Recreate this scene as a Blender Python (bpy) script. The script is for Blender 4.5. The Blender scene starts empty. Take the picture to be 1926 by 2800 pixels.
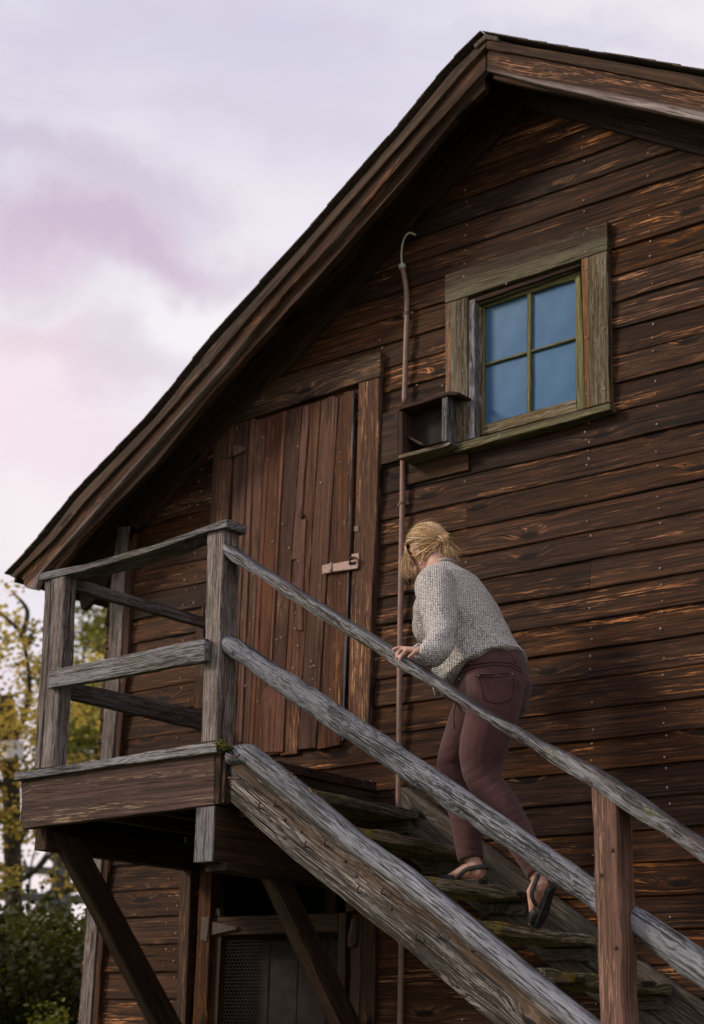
import bpy, bmesh, math, random
from mathutils import Vector, Matrix, noise
from mathutils.geometry import tessellate_polygon
rnd = random.Random(7)
scene = bpy.context.scene
V = Vector

# ------------------------------------------------------------------ camera
YAW, PITCH, ROLL, FPX = -0.69288, 0.30871, 0.026445, 4674.5     # measured from the vanishing lines
CAM = V((0.0, -6.4, 1.6))
fw = V((math.sin(YAW)*math.cos(PITCH), math.cos(YAW)*math.cos(PITCH), math.sin(PITCH)))
rt0 = V((math.cos(YAW), -math.sin(YAW), 0)); up0 = rt0.cross(fw)
rt = rt0*math.cos(ROLL) + up0*math.sin(ROLL)
up = -rt0*math.sin(ROLL) + up0*math.cos(ROLL)
cd = bpy.data.cameras.new('camera'); cam = bpy.data.objects.new('camera', cd)
scene.collection.objects.link(cam); scene.camera = cam
cam.matrix_world = Matrix(((rt.x, up.x, -fw.x, CAM.x), (rt.y, up.y, -fw.y, CAM.y), (rt.z, up.z, -fw.z, CAM.z), (0, 0, 0, 1)))
cd.sensor_fit = 'VERTICAL'; cd.sensor_height = 36; cd.sensor_width = 24
cd.lens = FPX/2800*36; cd.clip_start = .1; cd.clip_end = 3000
cd.dof.use_dof = True; cd.dof.focus_distance = 7.0; cd.dof.aperture_fstop = 2.5

# ------------------------------------------------------------------ world and sun
SUN_DIR = V((-0.62, -0.62, 0.48)).normalized()      # towards the sun: low, left, in front of the gable
world = bpy.data.worlds.new('World'); scene.world = world; world.use_nodes = True
def ray(x, y):
    return fw + rt*((x-963)/FPX) - up*((y-1400)/FPX)
def build_world():
    nt = world.node_tree; N = nt.nodes; L = nt.links
    for n in list(N): N.remove(n)
    out = N.new('ShaderNodeOutputWorld'); bg = N.new('ShaderNodeBackground'); bg.inputs[1].default_value = .1
    L.new(bg.outputs[0], out.inputs[0])
    sky = N.new('ShaderNodeTexSky'); sky.sky_type = 'NISHITA'; sky.sun_disc = False
    sky.sun_elevation = math.asin(SUN_DIR.z); sky.sun_rotation = math.atan2(SUN_DIR.x, SUN_DIR.y)
    tc = N.new('ShaderNodeTexCoord')
    nz = N.new('ShaderNodeTexNoise'); nz.inputs['Scale'].default_value = 5.5; nz.inputs['Detail'].default_value = 9; nz.inputs['Roughness'].default_value = .6
    L.new(tc.outputs['Generated'], nz.inputs['Vector'])
    # wobble of the direction for soft cloud edges
    sub = N.new('ShaderNodeVectorMath'); sub.operation = 'SUBTRACT'; L.new(nz.outputs['Color'], sub.inputs[0]); sub.inputs[1].default_value = (.5, .5, .5)
    sc = N.new('ShaderNodeVectorMath'); sc.operation = 'SCALE'; L.new(sub.outputs[0], sc.inputs[0]); sc.inputs['Scale'].default_value = .17
    ad = N.new('ShaderNodeVectorMath'); ad.operation = 'ADD'; L.new(tc.outputs['Generated'], ad.inputs[0]); L.new(sc.outputs[0], ad.inputs[1])
    def mixc(fac, a, b):
        m = N.new('ShaderNodeMix'); m.data_type = 'RGBA'
        if isinstance(fac, (int, float)): m.inputs[0].default_value = fac
        else: L.new(fac, m.inputs[0])
        for s, v in ((6, a), (7, b)):
            if isinstance(v, tuple): m.inputs[s].default_value = (*v, 1)
            else: L.new(v, m.inputs[s])
        return m.outputs[2]
    def maprange(v, a, b, c=0., d=1.):
        m = N.new('ShaderNodeMapRange'); m.interpolation_type = 'SMOOTHSTEP'; L.new(v, m.inputs[0])
        for i, q in enumerate((a, b, c, d)): m.inputs[i+1].default_value = q
        return m.outputs[0]
    sep = N.new('ShaderNodeSeparateXYZ'); L.new(tc.outputs['Generated'], sep.inputs[0])
    # veil of high thin cloud: lavender aloft, paler and warmer low down
    k = 10.0
    col = mixc(maprange(sep.outputs[2], .35, .62), (.70*k, .655*k, .715*k), (.535*k, .515*k, .635*k))
    col = mixc(maprange(sep.outputs[2], .0, .34, 1, 0), col, (.84*k, .70*k, .69*k))
    nz2 = N.new('ShaderNodeTexNoise'); nz2.inputs['Scale'].default_value = 3.2; nz2.inputs['Detail'].default_value = 5
    mp = N.new('ShaderNodeMapping'); mp.inputs['Scale'].default_value = (1, 1, 2.4); mp.inputs['Location'].default_value = (3.1, .7, 1.9)
    L.new(tc.outputs['Generated'], mp.inputs[0]); L.new(mp.outputs[0], nz2.inputs[0])
    col = mixc(maprange(nz2.outputs[0], .42, .68, 0, .7), col, (.80*k, .765*k, .79*k))
    nz3 = N.new('ShaderNodeTexNoise'); nz3.inputs['Scale'].default_value = 11; nz3.inputs['Detail'].default_value = 8; nz3.inputs['Roughness'].default_value = .6; nz3.inputs['Distortion'].default_value = .4
    L.new(mp.outputs[0], nz3.inputs[0]); col = mixc(maprange(nz3.outputs[0], .48, .70, 0, .35), col, (.56*k, .50*k, .60*k))
    def cloud(col, x, y, sx, sy, c, amt, soft=.25):
        """one cloud body, fixed in the sky by its compass bearing and elevation"""
        d = ray(x, y).normalized()
        a = N.new('ShaderNodeVectorMath'); a.operation = 'SUBTRACT'; L.new(ad.outputs[0], a.inputs[0]); a.inputs[1].default_value = d
        h = V((d.y, -d.x, 0)).normalized()
        dh = N.new('ShaderNodeVectorMath'); dh.operation = 'DOT_PRODUCT'; L.new(a.outputs[0], dh.inputs[0]); dh.inputs[1].default_value = h/sx
        dv = N.new('ShaderNodeVectorMath'); dv.operation = 'DOT_PRODUCT'; L.new(a.outputs[0], dv.inputs[0]); dv.inputs[1].default_value = h.cross(d)*(1/sy)
        dn = N.new('ShaderNodeVectorMath'); dn.operation = 'DOT_PRODUCT'; L.new(a.outputs[0], dn.inputs[0]); dn.inputs[1].default_value = d*2
        cx = N.new('ShaderNodeCombineXYZ'); L.new(dh.outputs['Value'], cx.inputs[0]); L.new(dv.outputs['Value'], cx.inputs[1]); L.new(dn.outputs['Value'], cx.inputs[2])
        ln = N.new('ShaderNodeVectorMath'); ln.operation = 'LENGTH'; L.new(cx.outputs[0], ln.inputs[0])
        return mixc(maprange(ln.outputs['Value'], soft, 1.0, amt, 0), col, c)
    col = cloud(col, 640, 900, .09, .07, (.80*k, .77*k, .785*k), .9, .1)
    col = cloud(col, 700, 560, .12, .06, (.76*k, .72*k, .765*k), .7, .1)
    col = cloud(col, 40, 1130, .13, .075, (.80*k, .655*k, .70*k), .75, .1)
    col = cloud(col, 200, 1420, .09, .045, (.82*k, .74*k, .74*k), .8, .1)
    col = cloud(col, 400, 500, .075, .030, (.50*k, .42*k, .53*k), .65, .1)
    col = cloud(col, 60, 440, .07, .024, (.50*k, .43*k, .54*k), .65, .1)
    col = cloud(col, 300, 660, .135, .032, (.52*k, .40*k, .52*k), .85, .15)
    col = cloud(col, 60, 760, .08, .03, (.60*k, .45*k, .56*k), .6, .1)
    col = cloud(col, 380, 985, .075, .026, (.60*k, .50*k, .60*k), .6, .1)
    col = cloud(col, 60, 960, .06, .02, (.68*k, .52*k, .58*k), .5, .1)
    col = cloud(col, 640, 265, .07, .014, (.58*k, .545*k, .625*k), .6, .1)
    col = cloud(col, 1500, 60, .09, .02, (.50*k, .485*k, .60*k), .5, .1)
    # mostly cloud colour, with a little of the clear sky texture all round
    col = mixc(.93, sky.outputs[0], col)
    L.new(col, bg.inputs[0])
build_world()
sd = bpy.data.lights.new('sun', 'SUN'); sd.energy = 1.8; sd.angle = math.radians(11); sd.color = (1, .86, .70)
sun = bpy.data.objects.new('sun', sd); scene.collection.objects.link(sun)
sun.rotation_euler = SUN_DIR.to_track_quat('Z', 'Y').to_euler(); sun.location = (-8, -12, 9)
scene.view_settings.view_transform = 'Standard'; scene.view_settings.look = 'None'
scene.view_settings.exposure = 0.32; scene.view_settings.gamma = 1; scene.view_settings.use_curve_mapping = False
scene.cycles.max_bounces = 6; scene.cycles.diffuse_bounces = 3; scene.cycles.transparent_max_bounces = 8

# ------------------------------------------------------------------ measuring helpers (photograph point -> point on a real plane)
def PY(x, y, Y): r = ray(x, y); return CAM + r*((Y-CAM.y)/r.y)
def PR(w): v = w-CAM; d = v.dot(fw); return (963+FPX*v.dot(rt)/d, 1400-FPX*v.dot(up)/d)
def down(x, y, Y, z=-.02): p = PY(x, y, Y); return PR(V((p.x, Y, z)))     # straight down to the ground
def PX(x, y, X): r = ray(x, y); return CAM + r*((X-CAM.x)/r.x)
def PD(x, y, d): return CAM + ray(x, y).normalized()*d

# ------------------------------------------------------------------ object helpers
W = {}
def link(name, data, world_m, parent=None, label=None, cat=None, group=None, kind=None):
    o = bpy.data.objects.new(name, data); scene.collection.objects.link(o)
    W[o] = world_m
    if parent is not None:
        o.parent = parent; o.matrix_basis = W[parent].inverted() @ world_m
    else: o.matrix_basis = world_m
    if label: o['label'] = label
    if cat: o['category'] = cat
    if group: o['group'] = group
    if kind: o['kind'] = kind
    return o
def empty(name, loc, parent=None, **k): return link(name, None, Matrix.Translation(V(loc)), parent, **k)
def mesh_obj(name, verts, faces, mat, M=None, parent=None, smooth=False, **k):
    """verts in world space; M = frame the mesh is stored in"""
    if M is None: M = Matrix.Translation(sum(verts, V())/len(verts))
    Mi = M.inverted()
    me = bpy.data.meshes.new(name); me.from_pydata([Mi @ v for v in verts], [], faces); me.update()
    if mat: me.materials.append(mat)
    if smooth: me.polygons.foreach_set('use_smooth', [True]*len(me.polygons))
    return link(name, me, M, parent, **k)
def frame(origin, xdir, ndir):
    x = xdir.normalized(); n = (ndir - x*ndir.dot(x)).normalized(); z = x.cross(n)
    return Matrix(((x.x, n.x, z.x, origin.x), (x.y, n.y, z.y, origin.y), (x.z, n.z, z.z, origin.z), (0, 0, 0, 1)))
def bm_obj(name, bm, mat, M, parent=None, smooth=False, **k):
    """bm in world space"""
    bm.transform(M.inverted()); me = bpy.data.meshes.new(name)
    bmesh.ops.recalc_face_normals(bm, faces=bm.faces); bm.to_mesh(me); bm.free()
    if mat: me.materials.append(mat)
    if smooth: me.polygons.foreach_set('use_smooth', [True]*len(me.polygons))
    return link(name, me, M, parent, **k)

def slab(name, pts, n, thick, xdir, mat, parent=None, bev=.003, rough=.0015, step=.05, **k):
    """board: planar outline pts (front face), going back along n by thick, rounded arrises, uneven edge"""
    n = n.normalized(); P = []
    m = len(pts)
    for i in range(m):
        a, b = pts[i], pts[(i+1) % m]; L = (b-a).length; s = max(1, min(60, int(L/step)))
        for j in range(s):
            q = a.lerp(b, j/s)
            if j and rough:
                t = (b-a).normalized(); q = q + n.cross(t)*noise.noise(q*9)*rough*2.2
            P.append(q)
    c = sum(P, V())/len(P); N = len(P)
    area = V()
    for i in range(N): area += (P[i]-c).cross(P[(i+1) % N]-c)
    sg = 1 if area.dot(n) > 0 else -1
    inner = []
    for i in range(N):
        t = (P[(i+1) % N]-P[i-1])
        if t.length < 1e-7: t = P[(i+1) % N]-P[i]
        inner.append(P[i] + (n.cross(t.normalized()))*sg*bev)
    verts = [q for q in inner] + [q + n*bev for q in P] + [q + n*thick for q in P]
    idx = list(range(N))
    ex = (P[1]-P[0]).normalized(); ey = n.cross(ex)
    flat = [V(((q-c).dot(ex), (q-c).dot(ey), 0)) for q in inner]
    tris = [list(t) for t in tessellate_polygon([flat])]
    faces = [t for t in tris]
    for r in (0, N):
        for i in range(N):
            j = (i+1) % N; f = [r+i, r+j, r+N+j, r+N+i]
            faces.append(f[::-1] if sg > 0 else f)
    faces += [[2*N+i for i in t[::-1]] for t in tris]
    bm = bmesh.new(); vs = [bm.verts.new(v) for v in verts]
    for f in faces:
        if len(set(f)) == len(f): bm.faces.new([vs[i] for i in f])
    return bm_obj(name, bm, mat, frame(pts[0], xdir, n), parent, **k)
YV = V((0, 1, 0)); XV = V((1, 0, 0)); ZV = V((0, 0, 1))
def wslab(name, px, Y, thick, d, mat, parent=None, **k):
    """board parallel to the gable wall, front face on plane y=Y"""
    xd = {'x': XV, 'z': ZV}.get(d)
    pts = [PY(x, y, Y) for x, y in px]
    if xd is None: xd = PY(*d[1], Y)-PY(*d[0], Y)
    return slab(name, pts, YV, thick, xd, mat, parent, **k)
def box(name, a, b, axis, mat, parent=None, rough=.0015, bev=.004, **k):
    x0, y0, z0 = a; x1, y1, z1 = b
    if axis == 'y':      # length along y, front = +x face
        pts = [V((x1, y0, z0)), V((x1, y1, z0)), V((x1, y1, z1)), V((x1, y0, z1))]
        return slab(name, pts, V((-1, 0, 0)), x1-x0, YV, mat, parent, bev, rough, **k)
    pts = [V((x0, y0, z0)), V((x1, y0, z0)), V((x1, y0, z1)), V((x0, y0, z1))]
    return slab(name, pts, YV, y1-y0, XV if axis == 'x' else ZV, mat, parent, bev, rough, **k)
def swept(name, top, bot, prof, Y0, Y1, mat, parent=None, step=.04, rough=.003, to_z=None, **k):
    """long timber: top and bottom edges traced on plane y, section prof = closed list of (v 0 top..1 bottom, depth)"""
    def res(pl, n):
        d = [0]
        for a, b in zip(pl, pl[1:]): d.append(d[-1]+(b-a).length)
        out = []
        for i in range(n+1):
            s = d[-1]*i/n; j = 0
            while j < len(pl)-2 and d[j+1] < s: j += 1
            out.append(pl[j].lerp(pl[j+1], (s-d[j])/(d[j+1]-d[j])))
        return out
    xa, xb = PY(*top[0], Y0).x, PY(*top[-1], Y1).x
    def yy(x): return Y0
    T = [PY(x, y, Y0 + (Y1-Y0)*i/(len(top)-1)) for i, (x, y) in enumerate(top)]
    B = [PY(x, y, Y0 + (Y1-Y0)*i/(len(bot)-1)) for i, (x, y) in enumerate(bot)]
    if to_z is not None:
        d = (T[-1]-T[-3]).normalized(); L = (B[-1].z-to_z)/-d.z; T.append(T[-1]+d*L); B.append(B[-1]+d*L)
    n = int((T[-1]-T[0]).length/step); T = res(T, n); B = res(B, n)
    m = len(prof); verts = []; faces = []
    for i in range(n+1):
        for j, (v, dy) in enumerate(prof):
            q = T[i].lerp(B[i], v) + YV*dy
            w = noise.noise(q*7 + V((3, j*.11, 0)))*rough + noise.noise(q*22)*rough*.4
            verts.append(q + V((0, w, -w if v < .5 else w)))
    for i in range(n):
        for j in range(m):
            a = i*m+j; b = i*m+(j+1) % m
            faces.append([a, b, b+m, a+m])
    faces.append(list(range(m))[::-1]); faces.append([n*m+j for j in range(m)])
    bm = bmesh.new(); vs = [bm.verts.new(v) for v in verts]
    for f in faces: bm.faces.new([vs[q] for q in f])
    o = bm_obj(name, bm, mat, frame(T[0], T[-1]-T[0], YV), parent, smooth=True, **k)
    return o
def ringtube(bm, pts, radii, seg=10, side=None, caps=True):
    """tube with elliptical rings; radii = (a,b): a along side vector, b across"""
    n = len(pts); rings = []; prev = side
    for i, p in enumerate(pts):
        t = (pts[min(i+1, n-1)]-pts[max(i-1, 0)]).normalized()
        if prev is None: prev = t.orthogonal()
        s = prev - t*prev.dot(t)
        s = s.normalized() if s.length > 1e-6 else t.orthogonal().normalized()
        if side is None: prev = s
        u = t.cross(s); r = radii[i] if i < len(radii) else radii[-1]
        a, b = r if isinstance(r, tuple) else (r, r)
        rings.append([bm.verts.new(p + s*math.cos(q)*a + u*math.sin(q)*b) for q in (2*math.pi*j/seg for j in range(seg))])
    for A, B in zip(rings, rings[1:]):
        for j in range(seg):
            bm.faces.new([A[j], A[(j+1) % seg], B[(j+1) % seg], B[j]])
    if caps: bm.faces.new(rings[0][::-1]); bm.faces.new(rings[-1])
def catmull(P, n=6):
    out = []
    for i in range(len(P)-1):
        a, b, c, d = P[max(i-1, 0)], P[i], P[i+1], P[min(i+2, len(P)-1)]
        for j in range(n):
            t = j/n; out.append(.5*((2*b) + (c-a)*t + (2*a-5*b+4*c-d)*t*t + (3*b-a-3*c+d)*t*t*t))
    out.append(P[-1]); return out
def tube_obj(name, pts, r, mat, parent=None, seg=10, n=6, **k):
    P = catmull(pts, n) if n > 1 else pts; bm = bmesh.new(); ringtube(bm, P, [r], seg)
    return bm_obj(name, bm, mat, Matrix.Translation(P[0]), parent, smooth=True, **k)

# ------------------------------------------------------------------ materials
class NT:
    def __init__(s, name):
        s.m = bpy.data.materials.new(name); s.m.use_nodes = True; s.t = s.m.node_tree; s.N = s.t.nodes
        s.b = s.N['Principled BSDF']; s.out = s.N['Material Output']
    def new(s, t, **k):
        n = s.N.new(t)
        for a, b in k.items(): setattr(n, a, b)
        return n
    def put(s, sock, v):
        if isinstance(v, bpy.types.NodeSocket): s.t.links.new(v, sock)
        elif isinstance(v, (tuple, list)) and len(v) == 3 and sock.type == 'RGBA': sock.default_value = (*v, 1)
        else: sock.default_value = v
    def math(s, op, a, b=0., c=0.):
        n = s.new('ShaderNodeMath', operation=op)
        for i, q in enumerate((a, b, c)): s.put(n.inputs[i], q)
        return n.outputs[0]
    def mr(s, v, a, b, c=0., d=1., smooth=True):
        n = s.new('ShaderNodeMapRange'); n.interpolation_type = 'SMOOTHSTEP' if smooth else 'LINEAR'
        for i, q in enumerate((v, a, b, c, d)): s.put(n.inputs[i], q)
        return n.outputs[0]
    def mix(s, f, a, b, mode='MIX'):
        n = s.new('ShaderNodeMix', data_type='RGBA', blend_type=mode)
        s.put(n.inputs[0], f); s.put(n.inputs[6], a); s.put(n.inputs[7], b); return n.outputs[2]
    def comb(s, x, y, z):
        n = s.new('ShaderNodeCombineXYZ')
        for i, q in enumerate((x, y, z)): s.put(n.inputs[i], q)
        return n.outputs[0]
    def noise(s, vec, scale=1., detail=4., rough=.5, dist=0.):
        n = s.new('ShaderNodeTexNoise'); s.put(n.inputs['Vector'], vec); s.put(n.inputs['Scale'], scale)
        s.put(n.inputs['Detail'], detail); s.put(n.inputs['Roughness'], rough); s.put(n.inputs['Distortion'], dist); return n
    def bump(s, h, strength=.5, dist=.003):
        n = s.new('ShaderNodeBump'); s.put(n.inputs['Height'], h); n.inputs['Strength'].default_value = strength; n.inputs['Distance'].default_value = dist
        s.t.links.new(n.outputs[0], s.b.inputs['Normal']); return n

def wood(name, dark, mid, light, streak=.5, streak_lo=.50, grey=None, grey_amt=0., lichen=None, lichen_amt=0., fibre=135, tone=.35, bump=.8, rough=.8, knots=1., worn=.35, band=None, stripe=None):
    s = NT(name)
    tc = s.new('ShaderNodeTexCoord'); oi = s.new('ShaderNodeObjectInfo')
    sp = s.new('ShaderNodeSeparateXYZ'); s.put(sp.inputs[0], tc.outputs['Object'])
    r = oi.outputs['Random']
    x = s.math('ADD', sp.outputs[0], s.math('MULTIPLY', r, 53.))
    y = sp.outputs[1]
    z = s.math('ADD', sp.outputs[2], s.math('MULTIPLY', r, 17.3))
    # knots
    vo = s.new('ShaderNodeTexVoronoi', voronoi_dimensions='2D', feature='F1'); vo.inputs['Scale'].default_value = 1
    s.put(vo.inputs['Vector'], s.comb(s.math('MULTIPLY', x, 1.7), s.math('MULTIPLY', z, 6.5), 0.))
    cs = s.new('ShaderNodeSeparateColor'); s.put(cs.inputs[0], vo.outputs['Color'])
    gate = s.math('MULTIPLY', s.math('GREATER_THAN', cs.outputs[0], .60), knots)
    kfield = s.math('MULTIPLY', s.mr(vo.outputs['Distance'], .34, 0.), gate)
    kcore = s.math('MULTIPLY', s.mr(vo.outputs['Distance'], .13, .07), gate)
    # grain direction wander
    wan = s.noise(s.comb(s.math('MULTIPLY', x, 1.4), s.math('MULTIPLY', y, 3.), s.math('MULTIPLY', z, 5.)), 1, 2)
    zw = s.math('ADD', z, s.math('MULTIPLY', s.math('SUBTRACT', wan.outputs[0], .5), .034))
    zw = s.math('ADD', zw, s.math('MULTIPLY', kfield, .034))
    grain = s.noise(s.comb(s.math('MULTIPLY', x, .8), s.math('MULTIPLY', y, fibre*.45), s.math('MULTIPLY', zw, fibre*.45)), 1, 6, .68)
    fib = s.noise(s.comb(s.math('MULTIPLY', x, 4.6), s.math('MULTIPLY', y, fibre), s.math('MULTIPLY', zw, fibre)), 1, 4, .6)
    patch = s.noise(s.comb(s.math('MULTIPLY', x, 1.3), s.math('MULTIPLY', y, 4.), s.math('MULTIPLY', zw, 13.)), 1, 3, .55)
    mic = s.noise(s.comb(s.math('MULTIPLY', x, 17.), s.math('MULTIPLY', y, 300.), s.math('MULTIPLY', zw, 300.)), 1, 3, .7)
    big = s.noise(s.comb(s.math('MULTIPLY', x, .8), y, s.math('MULTIPLY', z, 2.5)), 1, 2)
    col = s.mix(s.mr(grain.outputs[0], .36, .64), dark, mid)
    # raised weathered fibres
    r2 = s.math('MULTIPLY', s.math('SUBTRACT', s.math('FRACT', s.math('MULTIPLY', r, 31.7)), .5), .13)
    lo_ = s.math('ADD', r2, streak_lo); pm = s.mr(patch.outputs[0], lo_, s.math('ADD', lo_, .12))
    pm = s.math('MAXIMUM', pm, s.math('MULTIPLY', kfield, .30))
    fm = s.mr(s.math('ADD', fib.outputs[0], s.math('MULTIPLY', s.math('SUBTRACT', mic.outputs[0], .5), .55)), .52, .62)
    base_f = s.math('MULTIPLY', s.mr(fib.outputs[0], .56, .74), worn)
    sm = s.math('MULTIPLY', s.math('MAXIMUM', s.math('MULTIPLY', fm, pm), base_f), streak)
    col = s.mix(sm, col, light)
    if grey:
        g = s.noise(s.comb(s.math('MULTIPLY', x, 1.1), s.math('MULTIPLY', y, 12.), s.math('MULTIPLY', zw, 26.)), 1, 5, .65)
        gm = s.mr(s.math('ADD', g.outputs[0], s.math('ADD', s.math('MULTIPLY', s.math('SUBTRACT', fib.outputs[0], .5), 1.3), s.math('MULTIPLY', s.math('SUBTRACT', mic.outputs[0], .5), .9))), .60-grey_amt*.42, .76-grey_amt*.42)
        col = s.mix(gm, col, grey)
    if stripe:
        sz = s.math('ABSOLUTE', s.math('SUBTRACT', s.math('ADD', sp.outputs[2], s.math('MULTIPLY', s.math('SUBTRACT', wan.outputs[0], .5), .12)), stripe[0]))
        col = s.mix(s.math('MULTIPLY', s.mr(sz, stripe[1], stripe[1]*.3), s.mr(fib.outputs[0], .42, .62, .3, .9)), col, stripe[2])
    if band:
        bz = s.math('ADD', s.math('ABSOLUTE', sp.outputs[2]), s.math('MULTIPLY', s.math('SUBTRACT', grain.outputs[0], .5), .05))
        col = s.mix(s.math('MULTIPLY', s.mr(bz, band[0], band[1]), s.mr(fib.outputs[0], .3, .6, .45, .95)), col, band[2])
    col = s.mix(kcore, col, tuple(c*.45 for c in dark))
    # cracks
    cr = s.noise(s.comb(s.math('MULTIPLY', x, 2.2), s.math('MULTIPLY', y, 40.), s.math('MULTIPLY', zw, 75.)), 1, 2, .5)
    crm = s.mr(cr.outputs[0], .33, .39, 1., 0.)
    col = s.mix(s.math('MULTIPLY', crm, .8), col, tuple(c*.3 for c in dark))
    if lichen:
        ln = s.noise(tc.outputs['Object'], 9, 6, .7)
        lm = s.mr(ln.outputs[0], .66-lichen_amt*.35, .74-lichen_amt*.3)
        lm = s.math('MULTIPLY', lm, s.mr(s.noise(tc.outputs['Object'], 160, 2).outputs[0], .35, .6))
        col = s.mix(lm, col, lichen)
    tint = s.math('MULTIPLY', s.mr(mic.outputs[0], .3, .7, .62, 1.38, False), s.mr(fib.outputs[0], .3, .7, .78, 1.22, False))
    col = s.mix(1., col, s.comb(tint, tint, tint), 'MULTIPLY')
    hs = s.new('ShaderNodeHueSaturation'); s.put(hs.inputs['Color'], col)
    v = s.math('ADD', s.mr(r, 0, 1, 1-tone, 1+tone, False), s.mr(big.outputs[0], .3, .7, -.25, .25))
    s.put(hs.inputs['Value'], v); s.put(hs.inputs['Saturation'], s.mr(s.math('FRACT', s.math('MULTIPLY', r, 7.7)), 0, 1, .90, 1.16, False))
    s.put(s.b.inputs['Base Color'], hs.outputs[0])
    s.put(s.b.inputs['Roughness'], rough); s.b.inputs['Specular IOR Level'].default_value = .25
    h = s.math('ADD', s.math('MULTIPLY', grain.outputs[0], 1.), s.math('ADD', s.math('MULTIPLY', fib.outputs[0], .9), s.math('MULTIPLY', mic.outputs[0], .5)))
    h = s.math('SUBTRACT', h, s.math('MULTIPLY', crm, .8))
    s.bump(h, bump, .004)
    return s.m
def plain(name, col, rough=.6, metal=0., var=.2, scale=40., bump=.2, spec=.4):
    s = NT(name); tc = s.new('ShaderNodeTexCoord'); n = s.noise(tc.outputs['Object'], scale, 5, .6)
    s.put(s.b.inputs['Base Color'], s.mix(s.mr(n.outputs[0], .35, .65), tuple(c*(1-var) for c in col), tuple(min(1, c*(1+var)) for c in col)))
    s.b.inputs['Roughness'].default_value = rough; s.b.inputs['Metallic'].default_value = metal; s.b.inputs['Specular IOR Level'].default_value = spec
    if bump: s.bump(n.outputs[0], bump, .002)
    return s.m

M_SIDING = wood('siding wood', (.0205, .0085, .0038), (.064, .0260, .0092), (.46, .205, .085), streak=.88, streak_lo=.55, worn=.36, tone=.32)
M_DOOR = wood('door wood', (.050, .023, .014), (.115, .052, .030), (.40, .21, .11), streak=.7, streak_lo=.55, worn=.4, tone=.32, knots=.6)
M_JAMB = wood('jamb wood', (.05, .021, .010), (.13, .055, .024), (.55, .28, .11), streak=.9, streak_lo=.42, worn=.6, tone=.12, knots=.5)
M_EAVE = wood('eave wood', (.032, .015, .008), (.080, .036, .017), (.50, .21, .08), streak=.8, streak_lo=.50, worn=.4, tone=.12, band=(.105, .135, (.30, .245, .225)))  # band paints the pale lower-edge highlight into the weathered wood
M_TRIM = wood('verge wood', (.035, .020, .012), (.085, .048, .028), (.36, .20, .10), streak=.6, streak_lo=.50, worn=.5, tone=.12)
M_DARK = wood('dark timber', (.026, .014, .009), (.060, .033, .020), (.22, .12, .065), streak=.5, streak_lo=.55, worn=.3, tone=.22)
M_OLD = wood('old brown grey timber', (.035, .027, .021), (.090, .070, .056), (.24, .19, .16), streak=.6, streak_lo=.5, grey=(.13, .12, .115), grey_amt=.4, worn=.5, tone=.15)
M_RIM = wood('rim board wood', (.032, .018, .013), (.085, .046, .035), (.32, .23, .14), streak=.7, streak_lo=.54, worn=.35, tone=.1, knots=1.)
M_RAIL = wood('grey weathered wood', (.024, .019, .015), (.115, .098, .084), (.44, .41, .39), streak=.7, streak_lo=.42, grey=(.215, .212, .222), grey_amt=.42, lichen=(.11, .12, .06), lichen_amt=.25, worn=.7, tone=.08, knots=.6, fibre=190)
M_POST = wood('grey post wood', (.055, .040, .032), (.165, .120, .094), (.38, .32, .29), streak=.6, streak_lo=.45, grey=(.215, .19, .175), grey_amt=.40, worn=.6, tone=.08, knots=.7, fibre=190)
M_LOG = wood('silver log wood', (.034, .033, .034), (.125, .127, .135), (.48, .48, .51), streak=.8, streak_lo=.42, grey=(.225, .23, .255), grey_amt=.44, worn=.8, tone=.05, knots=.4, fibre=190)
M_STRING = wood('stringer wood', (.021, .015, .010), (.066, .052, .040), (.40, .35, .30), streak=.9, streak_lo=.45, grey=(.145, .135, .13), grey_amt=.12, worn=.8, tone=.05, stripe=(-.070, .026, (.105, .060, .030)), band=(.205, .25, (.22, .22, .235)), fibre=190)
M_RED = wood('red brown post wood', (.125, .064, .042), (.30, .158, .108), (.50, .31, .22), streak=.6, streak_lo=.5, worn=.5, tone=.05, knots=.4)
M_TREAD = wood('mossy tread wood', (.045, .035, .018), (.14, .115, .066), (.42, .36, .24), streak=.6, streak_lo=.5, grey=(.24, .21, .15), grey_amt=.3, lichen=(.26, .19, .022), lichen_amt=.42, worn=.6, tone=.12)
M_FAR = wood('far stringer wood', (.042, .031, .022), (.11, .085, .062), (.24, .20, .15), streak=.6, streak_lo=.5, grey=(.12, .11, .09), grey_amt=.3, worn=.6, tone=.1)
M_HEADB = wood('half weathered casing wood', (.028, .018, .010), (.080, .050, .028), (.26, .19, .11), streak=.5, streak_lo=.5, worn=.5, tone=.05, knots=.3, band=(.045, .10, (.175, .158, .095)))
M_CASE = wood('window casing wood', (.060, .040, .020), (.18, .130, .070), (.50, .25, .11), streak=.85, streak_lo=.47, grey=(.19, .17, .13), grey_amt=.36, worn=.5, tone=.12, stripe=(-.018, .024, (.33, .14, .055)))
M_CASE2 = wood('plain casing wood', (.060, .040, .020), (.18, .130, .070), (.50, .25, .11), streak=.85, streak_lo=.47, grey=(.19, .17, .13), grey_amt=.36, worn=.5, tone=.12)
M_HEAD = wood('olive casing wood', (.055, .045, .024), (.145, .128, .072), (.34, .30, .19), streak=.6, streak_lo=.46, worn=.6, tone=.1, knots=.3)
M_SASH = wood('peeling olive paint wood', (.10, .095, .045), (.215, .20, .095), (.36, .34, .20), streak=.5, streak_lo=.52, worn=.4, tone=.06, knots=.1)
M_NAIL = plain('nail metal', (.36, .28, .24), .5, .3, .3, 200)
M_RUST = plain('rusty iron', (.075, .045, .035), .7, .3, .4, 120)
M_HINGE = plain('painted hinge metal', (.30, .20, .165), .55, .2, .15, 60)
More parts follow.
